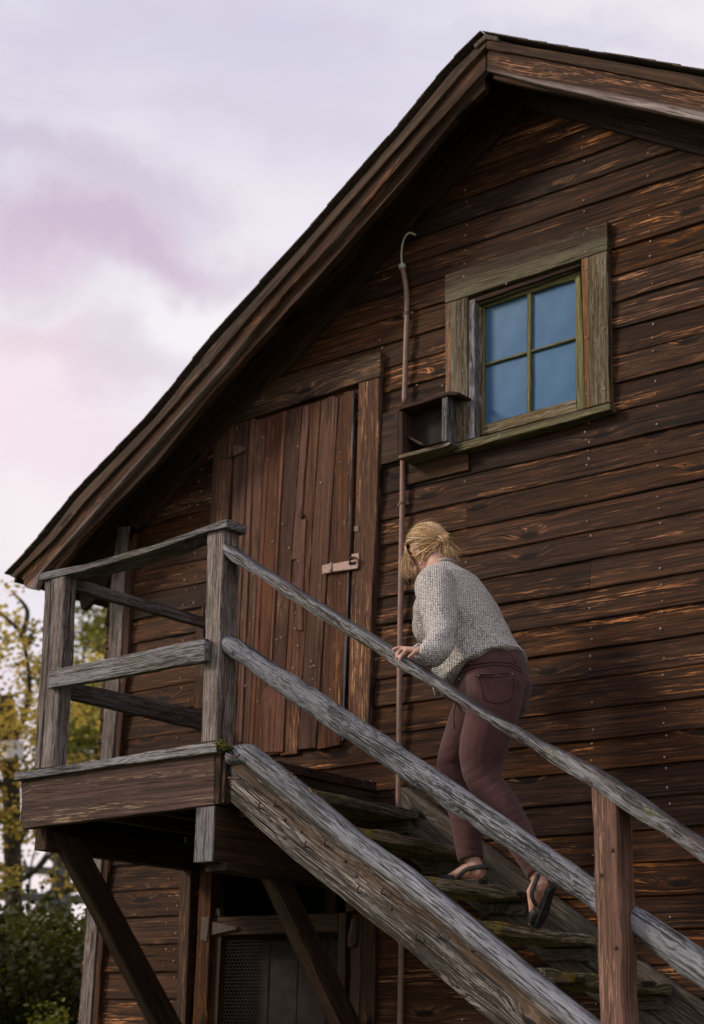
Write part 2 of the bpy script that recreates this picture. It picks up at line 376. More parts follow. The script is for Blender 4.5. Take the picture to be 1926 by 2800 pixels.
M_HINGE2 = plain('brown hinge metal', (.13, .085, .06), .6, .2, .3, 60)
M_HINGE3 = plain('dull hinge metal', (.07, .048, .036), .7, .2, .3, 60)
M_DIM = plain('dimmed brown plank', (.020, .014, .010), .9, 0, .4, 14)  # coloured nearly black for the dimness behind the mesh
M_PIPE = plain('conduit paint', (.25, .150, .115), .5, 0., .12, 30)
M_CABLE = plain('pale cable', (.60, .58, .48), .5, 0., .1, 30)
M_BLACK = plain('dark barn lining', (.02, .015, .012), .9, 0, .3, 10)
M_TAR = plain('weathered shingle', (.085, .062, .048), .9, 0, .5, 60, .8)
M_LICH = plain('orange lichen', (.50, .26, .03), .9, 0, .4, 200, .8)
M_MOSS = plain('green moss', (.09, .085, .015), .95, 0, .5, 200, .9)
M_WIRE = plain('galvanised wire', (.030, .023, .017), .8, 0., .2, 60, 0)

def glass_mat():
    s = NT('opaque blue window glass'); tc = s.new('ShaderNodeTexCoord')
    n1 = s.noise(tc.outputs['Object'], 5, 3, .5); n2 = s.noise(tc.outputs['Object'], 130, 3, .6)
    col = s.mix(s.mr(n1.outputs[0], .3, .7), (.045, .130, .255), (.075, .175, .31))  # opaque blue base colour, slightly mottled
    spots = s.math('MULTIPLY', s.mr(n2.outputs[0], .70, .76), .5)
    col = s.mix(spots, col, (.30, .36, .42))
    n3 = s.noise(tc.outputs['Object'], 3.5, 4, .7); s.bump(n3.outputs[0], .06, .004)
    s.put(s.b.inputs['Base Color'], col); s.b.inputs['Roughness'].default_value = .12; s.b.inputs['Specular IOR Level'].default_value = .32
    return s.m
M_GLASS = glass_mat()
# ------------------------------------------------------------------ the setting: ground
def ground():
    s = NT('meadow grass'); tc = s.new('ShaderNodeTexCoord')
    n = s.noise(tc.outputs['Object'], .35, 6, .6); n2 = s.noise(tc.outputs['Object'], 9, 5, .7)
    c = s.mix(s.mr(n.outputs[0], .35, .65), (.035, .055, .012), (.10, .12, .02)); c = s.mix(s.mr(n2.outputs[0], .4, .7, 0, .6), c, (.02, .03, .008))
    s.put(s.b.inputs['Base Color'], c); s.b.inputs['Roughness'].default_value = .9; s.bump(n2.outputs[0], .8, .05)
    n_ = 60; vs = []; fs = []
    xs = [-1400*((abs(i-30)/30)**3)*(1 if i < 30 else -1) for i in range(n_+1)]
    for a in xs:
        for b in xs:
            d = max(0, math.hypot(a, b)-14)
            vs.append(V((a, b, noise.noise(V((a, b, 0))*.05)*min(.5, d*.03))))
    for i in range(n_):
        for j in range(n_):
            k = i*(n_+1)+j; fs.append([k, k+n_+1, k+n_+2, k+1])
    mesh_obj('ground', vs, fs, s.m, Matrix.Identity(4), smooth=True, kind='structure')
ground()

# ------------------------------------------------------------------ barn
OV = -.38          # plane of the bargeboards
barn = empty('barn', (-4.25, 0, 0), label='old dark brown wooden barn with gable roof, plank door and blue-paned window', cat='barn')
# roof lines on the bargeboard plane
TOPL = [PY(x, y, OV) for x, y in ((1327, 97), (1231, 193), (1092, 362), (857, 632), (579, 941), (422, 1140), (215, 1352), (131, 1462), (27, 1576))]
TOPR = [PY(x, y, OV) for x, y in ((1327, 97), (1431, 119), (1617, 150), (1926, 205))]
dR = (TOPR[-1]-TOPR[0]).normalized(); TOPR.append(TOPR[-1] + dR*((V((-1.15, 0, 0)).x - TOPR[-1].x)/dR.x))
APEX = TOPL[0]
def roof_z(x, dz=0.):
    P = TOPL[::-1] + TOPR[1:]
    for a, b in zip(P, P[1:]):
        if a.x <= x <= b.x: return a.z + (b.z-a.z)*(x-a.x)/(b.x-a.x) + dz
    return -9
roof = empty('roof', (APEX.x, 0, APEX.z), barn)
def sheet(name, P, y0, y1, dz0, dz1, mat, parent, **k):
    bm = bmesh.new(); R = []
    for p in P:
        R.append([bm.verts.new(V((p.x, y, p.z+dz))) for y, dz in ((y0, dz0), (y0, dz1), (y1, dz1), (y1, dz0))])
    for A, B in zip(R, R[1:]):
        for j in range(4): bm.faces.new([A[j], A[(j+1) % 4], B[(j+1) % 4], B[j]])
    bm.faces.new(R[0][::-1]); bm.faces.new(R[-1])
    return bm_obj(name, bm, mat, frame(P[0], P[-1]-P[0], YV), parent, **k)
# underside planks running up the slope, between bargeboard and wall and on above the loft
for side, P in (('l', TOPL[::-1]), ('r', TOPR)):
    for i in range(8):
        y0 = OV+.035 + i*.148
        sheet('roof_plank', P, y0, y0+.143, -.026 + rnd.uniform(-.003, .003), -.004, M_DARK, roof)
    sheet('roof_deck', P, OV+.035+8*.148, 6.4, -.03, -.004, M_DARK, roof)
# shingle courses; their butts make the uneven verge
for P, base in ((TOPL, 1), (TOPR, -1)):
    x = APEX.x; tot = abs(P[-1].x-APEX.x); n = int(tot/.115)
    for i in range(n+1):
        a = APEX.x - base*(i*.115 + rnd.uniform(-.01, .01)); b = a - base*.16
        a = max(min(a, TOPR[-1].x), TOPL[-1].x); b = max(min(b, TOPR[-1].x), TOPL[-1].x)
        if abs(a-b) < .03: continue
        ja = noise.noise(V((i*.35, base, 0)))*.010 + .002; y0 = OV-.032 - rnd.uniform(0, .008)
        q = [V((a, y0, roof_z(a)+.004+ja)), V((b, y0, roof_z(b)+.006+ja)), V((b, y0, roof_z(b)+.014+ja)), V((a, y0, roof_z(a)+.009+ja))]
        vs = q + [v + V((0, 6.45-y0, 0)) for v in q]
        mesh_obj('shingle_course', vs, [[0, 1, 2, 3], [7, 6, 5, 4], [0, 4, 5, 1], [1, 5, 6, 2], [2, 6, 7, 3], [3, 7, 4, 0]], M_TAR, None, roof)
wslab('ridge_cap', [(1327, 92), (1362, 100), (1362, 112), (1328, 106), (1300, 132), (1294, 122)], OV-.034, 6.45, 'x', M_TAR, roof, rough=0, step=9)
# bargeboards
def dpx(a): return ('l', a)
LF = ((1330, 100), (30, 1576))
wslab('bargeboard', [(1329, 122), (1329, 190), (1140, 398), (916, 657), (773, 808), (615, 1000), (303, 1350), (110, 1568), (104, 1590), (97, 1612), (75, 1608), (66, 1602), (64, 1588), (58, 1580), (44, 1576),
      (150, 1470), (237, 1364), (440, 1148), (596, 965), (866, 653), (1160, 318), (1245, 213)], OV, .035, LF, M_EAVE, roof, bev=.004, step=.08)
wslab('verge_trim', [(1328, 104), (1328, 128), (1244, 219), (1156, 326), (862, 660), (592, 972), (436, 1155), (233, 1371), (146, 1477), (40, 1580), (28, 1575), (131, 1464), (217, 1354), (424, 1142), (581, 944), (859, 635), (1094, 365), (1233, 197)],
      OV-.022, .02, LF, M_TRIM, roof, bev=.003, step=.08)
RF = ((1330, 100), (1926, 205))
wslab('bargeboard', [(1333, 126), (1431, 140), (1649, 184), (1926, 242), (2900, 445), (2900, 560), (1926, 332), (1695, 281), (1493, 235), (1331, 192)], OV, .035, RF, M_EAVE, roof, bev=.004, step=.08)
wslab('verge_trim', [(1328, 103), (1431, 125), (1617, 156), (1926, 211), (2900, 405), (2900, 452), (1926, 249), (1649, 191), (1431, 150), (1330, 132)], OV-.022, .02, RF, M_TRIM, roof, bev=.003, step=.08)
# fly rafters just inside the bargeboards (the brown band under the pale arris)
def shifted(P, d0, d1, xa=None):
    return [V((p.x, 0, p.z+d0)) for p in P], [V((p.x, 0, p.z+d1)) for p in P]
def rafter(name, P, y0, y1, d0, d1, mat, parent):
    A = [V((p.x, y0, p.z-d0)) for p in P]; B = [V((p.x, y0, p.z-d1)) for p in P]
    return slab(name, A + B[::-1], YV, y1-y0, P[-1]-P[0], mat, parent, step=.1)
rafter('fly_rafter', [TOPL[0].lerp(TOPL[1], .12)] + TOPL[1:-1], OV+.036, OV+.076, .04, .26, M_DARK, roof)
rafter('fly_rafter', [TOPR[0].lerp(TOPR[1], .1)] + TOPR[1:], OV+.036, OV+.076, .04, .222, M_DARK, roof)
# frieze boards on the wall following the slope, the left one ending in a shaped tail
FRL = [(1439, 291), (1348, 386), (1116, 626), (760, 1036), (583, 1222), (368, 1462), (268, 1632), (232, 1664), (226, 1668), (219, 1657), (217, 1610)]
fa = PY(1439, 291, -.045)
fl = [PY(x, y, -.045) for x, y in FRL]
ftop = [V((p.x, p.y, p.z)) for p in (V((fl[-1].x, -.045, roof_z(fl[-1].x, -.03))), V((-5.6, -.045, roof_z(-5.6, -.03))), V((fa.x, -.045, roof_z(fa.x, -.03))))]
slab('frieze_board', fl + ftop, YV, .030, fl[0]-fl[5], M_DARK, roof, step=.1)
fr = [PY(x, y, -.045) for x, y in ((1440, 291), (1638, 345), (1926, 424))]
dd = (fr[-1]-fr[0]).normalized(); fr.append(fr[-1] + dd*((-1.35-fr[-1].x)/dd.x))
slab('frieze_board', fr + [V((fr[-1].x, -.045, roof_z(fr[-1].x, -.03))), V((fa.x+.003, -.045, roof_z(fa.x+.003, -.03)))], YV, .030, dd, M_DARK, roof, step=.1)

# ---- gable wall of lapped boards
wall = empty('gable_wall', (-4.25, 0, 0), barn)
def frieze_line(x):
    P = [fl[5], fl[3], fl[0], fr[-1]]
    if x < P[0].x: a, b = P[0], P[1]
    elif x > P[-1].x: return -9
    else: a, b = next((a, b) for a, b in zip(P, P[1:]) if a.x <= x <= b.x)
    return a.z + (b.z-a.z)*(x-a.x)/(b.x-a.x)
def x_at(z, left):
    """x where the frieze (raised 6 cm) crosses height z"""
    lo, hi = (-7.5, fl[0].x) if left else (fl[0].x, -1.36)
    for _ in range(30):
        m = (lo+hi)/2; inside = frieze_line(m)+.06 > z
        if left: lo, hi = (lo, m) if inside else (m, hi)
        else: lo, hi = (m, hi) if inside else (lo, m)
    return (lo+hi)/2
OPEN = []      # (x0, x1, z0, z1)
def opening(pxs, g=.0):
    q = [PY(x, y, 0) for x, y in pxs]; OPEN.append((min(p.x for p in q)-g, max(p.x for p in q)+g, min(p.z for p in q), max(p.z for p in q)))
opening([(1300, 800), (1585, 1120)], .01)
WIN = OPEN[0]
OPEN[0] = (PY(1278, 1000, 0).x, PY(1612, 900, 0).x, PY(1445, 1165, 0).z, PY(1445, 752, 0).z)
DOOR = (PY(600, 1600, 0).x, PY(968, 1300, 0).x, PY(850, 2030, 0).z, PY(800, 1125, 0).z); OPEN.append(DOOR)
LOW = (PY(540, 2500, 0).x, PY(965, 2600, 0).x, 0.0, 2.62); OPEN.append(LOW)
XL, XR = -7.09, -1.40
rows = []; z = .12
while z < 6.42:
    h = .1365 + rnd.uniform(-.004, .004); rows.append((z, h)); z += h
STUDS = [PY(1045, 1100, 0).x, PY(1605, 800, 0).x, PY(515, 1600, 0).x, PY(1810, 1500, 0).x-.0, PY(490, 2500, 0).x, PY(1276, 1500, 0).x]
nails = []
def siding_board(x0b, x0t, x1b, x1t, z, h, par, Y=0.):
    L = x1b-x0b; n = max(2, int(L/.06)); off = rnd.uniform(0, 100)
    bow = rnd.uniform(-.003, .003); lip = rnd.uniform(.015, .020); verts = []; faces = []
    lap = .012
    for i in range(n+1):
        t = i/n
        for vz, y in ((-lap, -lip), (-lap+.004, -lip-.002), (h*.5, -lip*.62), (h, -.007), (h, 0.), (-lap, -.002)):
            f = max(0, min(1, vz/h)); x = (x0b+(x1b-x0b)*t)*(1-f) + (x0t+(x1t-x0t)*t)*f
            w = noise.noise(V((x*3, off, 0)))*.0045 + noise.noise(V((x*17, off, 3)))*.002
            ww = noise.noise(V((x*1.3, off, 7)))*.005
            verts.append(V((x, Y + (y + (ww if y < -.005 else 0) + bow*math.sin(t*3.14)*(1 if y < -.005 else 0)), z+vz+(w if vz < .01 else 0))))
    for i in range(n):
        for j in range(6):
            a = i*6+j; b = i*6+(j+1) % 6; faces.append([a, a+6, b+6, b])
    faces.append(list(range(6))); faces.append([n*6+j for j in range(6)][::-1])
    mesh_obj('siding_board', verts, faces, M_SIDING, Matrix.Translation(V((x0b, Y, z))), par)
for zi, (z, h) in enumerate(rows):
    zt = z+h; mid = z+h/2
    lb, lt = max(XL, x_at(z, True)) if z > 4.0 else XL, max(XL, x_at(zt, True)) if zt > 4.0 else XL
    rb, rtp = min(XR, x_at(z, False)), min(XR, x_at(zt, False))
    if lb >= rb-.04: continue
    if lt > rtp: lt = rtp = (lt+rtp)/2
    segs = [[lb, lt, rb, rtp]]
    for (a, b, c, d) in OPEN:
        if not (c < mid < d): continue
        new = []
        for s in segs:
            if s[0] < b and s[2] > a:
                if a-s[0] > .05: new.append([s[0], s[1], a, a])
                if s[2]-b > .05: new.append([b, b, s[2], s[3]])
            else: new.append(s)
        segs = new
    cuts = [STUDS[1]] if zi % 11 == 4 else ([-2.2] if zi % 7 == 1 else [])
    if zi in (28, 29): cuts.append(PY(1281, 1280, 0).x)
    for c in cuts:
        new = []
        for s in segs:
            if s[0]+.3 < c < s[2]-.3: new += [[s[0], s[1], c-.0015, c-.0015], [c+.0015, c+.0015, s[2], s[3]]]
            else: new.append(s)
        segs = new
    for s in segs:
        siding_board(s[0], s[1], s[2], s[3], z, h, wall)
        for st in STUDS:
            if min(s[0], s[1])+.03 < st < max(s[2], s[3])-.03 and (max(s[0], s[1]) < st < min(s[2], s[3])):
                for f in (.2, .72):
                    if rnd.random() < .72: nails.append((V((st+rnd.uniform(-.008, .008), -.026*(1-f)-.007*f-.002, z+h*f+rnd.uniform(-.012, .012))), V((0, -1, 0))))
# other walls, loft lining so that the inside is dark
for sx in (XL+.01, XR-.01):
    for zi, (z, h) in enumerate(rows):
        if z > roof_z(sx)-.25: break
        y0 = .03; sgn = -1 if sx < -4 else 1
        vs = [V((sx+sgn*.02, y0, z)), V((sx+sgn*.005, y0, z+h+.01)), V((sx-sgn*.01, y0, z+h+.01)), V((sx-sgn*.01, y0, z))]
        vs += [v + V((0, 6.2, 0)) for v in vs]
        mesh_obj('siding_board', vs, [[0, 1, 2, 3], [7, 6, 5, 4], [0, 4, 5, 1], [1, 5, 6, 2], [2, 6, 7, 3], [3, 7, 4, 0]], M_SIDING, frame(vs[0], YV, XV), wall)
back = [V((XL, 6.2, 0)), V((XR, 6.2, 0)), V((XR, 6.2, roof_z(XR)-.05)), V((APEX.x, 6.2, APEX.z-.05)), V((XL, 6.2, roof_z(XL)-.05))]
slab('back_wall', back, YV, .03, XV, M_BLACK, barn, rough=0, step=2)
box('loft_floor', (XL+.04, .06, 2.70), (XR-.04, 6.1, 2.78), 'x', M_BLACK, barn, rough=0, step=2)
# corner boards
cl = [(322, 1440), (303, 1596), (296, 1789), (274, 2074), (252, 2300), (215, 2796), down(215, 2796, -.055)]
wslab('corner_board', cl + [down(247, 2796, -.055), (247, 2796), (283, 2300), (307, 2074), (331, 1789), (338, 1596), (352, 1440)], -.055, .05, 'z', M_POST, wall)
wslab('corner_board', [(354, 1440), (340, 1596), (333, 1789), (309, 2074), (285, 2300), (249, 2796), down(249, 2796, -.045), down(266, 2796, -.045), (266, 2796), (300, 2300), (325, 2074), (350, 1789), (358, 1596), (372, 1440)], -.045, .04, 'z', M_SIDING, wall)
# board ledger on the wall behind the landing rails, and vertical board beside the lower opening
wslab('wall_cleat', [(556, 1650), (534, 1710), (533, 1935), (560, 1940)], -.05, .025, 'z', M_DARK, wall)
wslab('wall_cleat', [(533, 1850), (560, 1845), (556, 1938), (527, 1937)], -.052, .026, 'z', M_SIDING, wall)
wslab('vertical_board', [(492, 2320), (526, 2320), (505, 2830), down(505, 2830, -.05), down(481, 2830, -.05), (481, 2830)], -.05, .028, 'z', M_DARK, wall)

# ---- loft door
r3 = lambda L: [(500+.40727*x, 950+.40727*y) for x, y in L]
door = empty('loft_door', tuple(PY(770, 2060, 0)), barn, label='tall loft door of upright dark brown planks with a metal hasp')
wslab('jamb_board', r3([(345, 512), (325, 760), (300, 1170), (280, 1800), (262, 2600), (135, 2600), (158, 1800), (180, 1170), (207, 662)]), -.046, .03, 'z', M_DOOR, door)
wslab('lintel_board', r3([(640, 208), (1330, 28), (1326, 193), (1172, 240), (350, 512)]), -.050, .03, ((650, 1160), (1041, 1030)), M_TRIM, door)
wslab('jamb_board', r3([(1182, 240), (1322, 200), (1312, 700), (1292, 1300), (1268, 1720), (1247, 2560), (1108, 2600), (1125, 1720), (1150, 1300), (1168, 700)]), -.050, .03, 'z', M_JAMB, door)
wslab('edge_board', r3([(1325, 200), (1337, 196), (1326, 700), (1306, 1300), (1282, 1720), (1262, 2540), (1249, 2560), (1270, 1720), (1294, 1300), (1314, 700)]), -.042, .03, 'z', M_DARK, door)
tops = [(348, 511), (445, 490), (562, 470), (684, 425), (803, 395), (930, 357), (1048, 325), (1149, 291)]
bots = [(262, 2700), (369, 2700), (476, 2709), (582, 2722), (690, 2733), (790, 2722), (905, 2700), (1035, 2670), (1060, 2668)]
bx = [268, 345, 440, 540, 652, 770, 893, 1058]
for i in range(7):
    (xa, ya), (xb, yb) = tops[i], tops[i+1]; g = 2.2
    by = 2700 + (60 if i < 3 else (40 if i < 5 else 0))
    pts = [(xa+g, ya), (xb-g, yb)]
    if i == 5: pts = [(xa+g, ya), (1000, 323), (1030, 335), (xb-g, yb+16)]
    if i == 6: pts = [(xa+g, ya+25), (1075, 322), (1092, 297), (xb-3, yb), (xb-8, 760), (xb-13, 775), (xb-15, 1200)]
    lo = [(bx[i+1]-g, by-12), (bx[i]+g, by)]
    if i == 6: lo = [(1058, 2620), (1052, 2668), (900, 2700)]
    wslab('door_plank', r3(pts+lo), -.040 + rnd.uniform(-.004, .003), .022, 'z', M_DOOR, door)
    # narrow batten lapping the joint
M_BAT = wood('reddish batten wood', (.105, .048, .030), (.17, .078, .052), (.30, .15, .09), streak=.4, streak_lo=.6, worn=.3, tone=.12, knots=.2)
for (ta, tb, ba, bb, z0, z1) in ((455, 480, 372, 392, 480, 2650), (562, 590, 440, 470, 465, 2700), (806, 850, 640, 690, 392, 1420), (675, 690, 548, 566, 430, 2700)):
    mid_a = ta+(ba-ta)*(z1-z0)/2230; mid_b = tb+(bb-tb)*(z1-z0)/2230
    wslab('batten', r3([(ta, z0), (tb, z0-6), (mid_b, z1), (mid_a, z1+4)]), -.048, .010, 'z', M_BAT, door)
wslab('batten', r3([(770, 1160), (830, 1150), (815, 1400), (800, 1900), (770, 1900), (752, 1500)]), -.047, .009, 'z', M_BAT, door)
wslab('batten', r3([(540, 2300), (585, 2250), (690, 2240), (675, 2715), (540, 2722)]), -.047, .007, 'z', M_BAT, door)
wslab('door_edge_strip', r3([(1137, 292), (1150, 290), (1138, 760), (1120, 1200), (1108, 1720), (1090, 2200), (1072, 2640), (1062, 2640), (1080, 2200), (1098, 1720), (1110, 1200), (1127, 760)]), -.047, .006, 'z', M_RAIL, door)
# knot hole
bm = bmesh.new(); c = PY(824, 1409, -.052)
ringtube(bm, [c, c+V((0, .008, 0))], [(.013, .012)], 14); bm_obj('knot_hole', bm, M_BLACK, Matrix.Translation(c), door, smooth=False)
# nails on the door
for _ in range(46):
    i = rnd.randrange(7); f = rnd.random()
    xa = tops[i][0]+(tops[i+1][0]-tops[i][0])*rnd.choice((.15, .85)); xb = bx[i]+(bx[i+1]-bx[i])*.5
    x = xa + (xb-xa)*f; y = 520+f*2130
    q = PY(*r3([(x, y)])[0], -.048); nails.append((q, V((0, -1, 0))))
# strap hinge, top left
hinge = wslab('strap_hinge', r3([(334, 655), (400, 662), (418, 678), (415, 692), (336, 732)]), -.056, .006, 'x', M_HINGE2, door, rough=0)
wslab('hinge_leaf', r3([(238, 728), (310, 728), (310, 736), (280, 738)]), -.056, .006, 'x', M_HINGE2, hinge, rough=0)
tube_obj('hinge_pin', [PY(*r3([(320, 648)])[0], -.062), PY(*r3([(317, 738)])[0], -.062)], .008, M_HINGE2, hinge, n=1)
# hasp
hasp = wslab('hasp', r3([(934, 1462), (998, 1447), (998, 1510), (934, 1525)]), -.060, .005, 'x', M_HINGE, door, rough=0)
wslab('hasp_arm', r3([(1000, 1452), (1105, 1432), (1170, 1420), (1176, 1430), (1176, 1478), (1168, 1486), (1000, 1508)]), -.066, .005, 'x', M_HINGE, hasp, rough=0)
wslab('hasp_slot', r3([(1108, 1444), (1160, 1438), (1160, 1456), (1120, 1462)]), -.069, .003, 'x', M_BLACK, hasp, rough=0, bev=.0005)
tube_obj('hasp_pin', [PY(*r3([(999, 1444)])[0], -.066), PY(*r3([(999, 1514)])[0], -.066)], .007, M_HINGE, hasp, n=1)
wslab('staple_plate', r3([(1133, 1386), (1183, 1378), (1183, 1425), (1160, 1424), (1133, 1412)]), -.058, .006, 'x', M_HINGE, hasp, rough=0)
st = [PY(*r3([q])[0], Y) for q, Y in (((1128, 1450), -.07), ((1122, 1425), -.085), ((1136, 1408), -.09), ((1160, 1412), -.08), ((1170, 1420), -.06))]
tube_obj('staple', st, .0045, M_RUST, hasp, seg=6)
wslab('strike_plate', r3([(1148, 1200), (1180, 1195), (1182, 1235), (1150, 1240)]), -.056, .004, 'x', M_HINGE2, door, rough=0)
for q in ((945, 1472), (945, 1510), (985, 1463), (985, 1502)): nails.append((PY(*r3([q])[0], -.066), V((0, -1, 0))))

# ---- window
r7 = lambda L: [(1050+.4386*x, 600+.4386*y) for x, y in L]
win = empty('window', tuple(PY(1430, 1150, 0)), barn, label='four-pane blue window in weathered olive and brown casing')
wslab('head_casing', r7([(380, 345), (1393, 12), (1393, 188), (1225, 245), (380, 522)]), -.052, .045, ((1217, 780), (1661, 640)), M_HEADB, win)
wslab('side_casing', r7([(383, 526), (520, 482), (522, 1374), (383, 1410)]), -.048, .04, 'z', M_CASE, win)
wslab('side_casing', r7([(1230, 246), (1391, 193), (1408, 1136), (1257, 1178)]), -.048, .04, 'z', M_CASE, win)
wslab('stop_strip', r7([(526, 506), (568, 494), (568, 1360), (526, 1372)]), -.040, .04, 'z', M_RAIL, win)
wslab('window_sill', r7([(435, 1402), (1408, 1141), (1411, 1184), (440, 1452)]), -.075, .10, ((1240, 1220), (1669, 1100)), M_HEAD, win)
wslab('head_stop', r7([(530, 497), (1228, 262), (1228, 288), (560, 520)]), -.030, .05, ((1280, 820), (1590, 720)), M_DARK, win)
wslab('head_reveal', r7([(560, 522), (1228, 289), (1226, 304), (572, 540)]), -.012, .05, ((1280, 820), (1590, 720)), M_HEAD, win)
wslab('jamb_reveal', r7([(571, 500), (612, 560), (600, 1345), (566, 1362)]), -.004, .05, 'z', M_CASE2, win)
sash = empty('sash', tuple(PY(1445, 1000, .02)), win)
SY = .012
wslab('top_rail', r7([(572, 528), (1226, 296), (1192, 371), (622, 548)]), SY, .035, ((1310, 830), (1580, 750)), M_SASH, sash)
wslab('stile', r7([(600, 545), (626, 553), (622, 1283), (606, 1346)]), SY+.001, .035, 'z', M_SASH, sash)
wslab('stile', r7([(1226, 298), (1190, 371), (1199, 1122), (1204, 1192), (1256, 1178)]), SY-.001, .035, 'z', M_SASH, sash)
wslab('bottom_rail', r7([(622, 1280), (1198, 1119), (1206, 1192), (606, 1346)]), SY-.004, .035, ((1320, 1180), (1580, 1100)), M_CASE2, sash)
wslab('muntin', r7([(893, 464), (915, 457), (916, 1196), (893, 1203)]), SY+.002, .03, 'z', M_SASH, sash)
wslab('muntin', r7([(612, 902), (1197, 731), (1197, 745), (612, 918)]), SY+.004, .03, ((1320, 1000), (1580, 930)), M_SASH, sash)
for q in ([(618, 548), (893, 462), (893, 826), (618, 905)], [(915, 457), (1196, 369), (1196, 735), (915, 818)],
          [(618, 918), (893, 838), (893, 1204), (618, 1284)], [(915, 830), (1196, 747), (1199, 1122), (915, 1198)]):
    c = [PY(x, y, SY+.020) for x, y in r7(q)]
    slab('pane', c, YV, .004, XV, M_GLASS, sash, bev=.0005, rough=0, step=9)
slab('window_backing', [PY(x, y, SY+.05) for x, y in r7([(560, 480), (1240, 260), (1260, 1200), (560, 1380)])], YV, .02, XV, M_BLACK, win, rough=0, step=9)
for q in ((497, 355), (500, 462), (762, 401), (902, 326), (1246, 97), (1257, 203), (1269, 57), (1356, 262), (1256, 310), (1260, 735), (1370, 677), (1262, 1088), (1262, 1190), (1374, 1057), (397, 648), (399, 960), (491, 945), (490, 555), (500, 1305), (1278, 1388), (1277, 1492), (1253, 1325), (205, 1033), (348, 972), (362, 1035)):
    nails.append((PY(*r7([q])[0], -.054), V((0, -1, 0))))
bolt = PY(*r7([(725, 1343)])[0], -.079); nails.append((bolt, V((0, -1, 0))))

# ---- lower opening with the wire-mesh door under the landing
r4d = lambda x, Y: tuple((lambda q: ((q[0]-520)/.3008, (q[1]-2300)/.3008))(down(520+.3008*x, 2300+.3008*1720, Y)))
r4 = lambda L: [(520+.3008*x, 2300+.3008*y) for x, y in L]
low = empty('screen_door', tuple(PY(740, 2790, .0)), barn, label='dim wire-mesh door in a wooden frame under the landing')
wslab('jamb_post', r4([(92, 190), (198, 190), (178, 900), r4d(150, -0.06), r4d(18, -0.06), (60, 900)]), -.06, .09, 'z', M_SIDING, low)
wslab('stile', r4([(168, 858), (286, 850), (262, 1300), r4d(243, -0.03), r4d(128, -0.03)]), -.030, .035, 'z', M_DARK, low)
wslab('top_rail', r4([(200, 692), (1342, 652), (1345, 828), (160, 862)]), -.032, .035, ((600, 2530), (920, 2520)), M_DARK, low)
wslab('stile', r4([(1347, 652), (1415, 652), (1408, 1250), r4d(1398, -0.03), r4d(1320, -0.03), (1335, 1200)]), -.030, .035, 'z', M_DARK, low)
wslab('jamb_board', r4([(1470, 700), (1560, 690), (1545, 1300), r4d(1538, -0.045), r4d(1452, -0.045), (1462, 1200)]), -.045, .05, 'z', M_DARK, low)
wslab('jamb_board', r4([(1562, 560), (1690, 560), r4d(1690, -0.04), r4d(1541, -0.04)]), -.040, .05, 'z', M_DARK, low)
wslab('lintel_board', r4([(1410, 480), (1700, 480), (1700, 556), (1410, 650)]), -.038, .05, 'x', M_DARK, low)
wslab('turn_button', r4([(1462, 702), (1490, 694), (1522, 708), (1512, 800), (1500, 930), (1488, 962), (1440, 966), (1422, 945), (1430, 850)]), -.065, .02, 'z', M_DARK, low, bev=.006)
hg = wslab('strap_hinge', r4([(190, 728), (350, 762), (425, 772), (424, 806), (340, 822), (186, 858)]), -.050, .006, 'x', M_HINGE3, low, rough=0)
wslab('hinge_leaf', r4([(100, 690), (172, 686), (152, 912), (88, 904)]), -.066, .005, 'z', M_HINGE3, hg, rough=0)
tube_obj('hinge_pin', [PY(*r4([(176, 684)])[0], -.058), PY(*r4([(158, 912)])[0], -.058)], .008, M_HINGE2, hg, n=1)
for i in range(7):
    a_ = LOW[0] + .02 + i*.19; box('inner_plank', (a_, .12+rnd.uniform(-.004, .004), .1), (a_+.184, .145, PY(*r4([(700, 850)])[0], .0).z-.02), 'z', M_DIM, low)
wslab('latch_block', r4([(228, 610), (262, 610), (268, 685), (222, 685)]), -.03, .03, 'z', M_CASE2, low)
def wire_mesh():
    a = PY(*r4([(240, 840)])[0], -.008); b = PY(*r4([(1350, 840)])[0], -.008)
    x0, x1, z1, z0 = a.x, b.x, a.z, .12; p = .022; bm = bmesh.new(); r = .0009
    def seg(u, v):
        d = (v-u).normalized(); s = YV; t = d.cross(s)
        A = [bm.verts.new(q + s*r*c + t*r*e) for q in (u, v) for c, e in ((1, 0), (-.5, .87), (-.5, -.87))]
        for j in range(3): bm.faces.new([A[j], A[(j+1) % 3], A[3+(j+1) % 3], A[3+j]])
    ny = int((z1-z0)/(p*.75)); nx = int((x1-x0)/p)
    for j in range(ny):
        for i in range(nx):
            cx = x0 + i*p + (p/2 if j % 2 else 0); cz = z0 + j*p*.75
            n1 = V((cx, a.y, cz)); n2 = V((cx+p/2, a.y, cz+p*.25)); n3 = V((cx+p, a.y, cz))
            seg(n1, n2); seg(n2, n3); seg(n2, n2+V((0, 0, p*.5)))
    bm_obj('wire_mesh', bm, M_WIRE, Matrix.Translation(a), low, kind='stuff')
wire_mesh()
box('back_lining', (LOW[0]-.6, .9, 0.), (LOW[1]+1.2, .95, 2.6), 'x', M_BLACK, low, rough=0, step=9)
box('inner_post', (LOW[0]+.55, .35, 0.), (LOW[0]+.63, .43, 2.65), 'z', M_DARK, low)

def build_nails(name, parent):
    bm = bmesh.new()
    for p, n in nails:
        r = rnd.uniform(.0042, .006); s = n.orthogonal().normalized(); t = n.cross(s)
        c = bm.verts.new(p + n*.003); R = [bm.verts.new(p + (s*math.cos(a)+t*math.sin(a))*r) for a in (k*math.pi/3 for k in range(6))]
        for j in range(6): bm.faces.new([c, R[j], R[(j+1) % 6]])
    bm_obj(name, bm, M_NAIL, Matrix.Translation(V((-4.25, 0, 3))), parent, kind='stuff')
build_nails('nail_heads', wall)

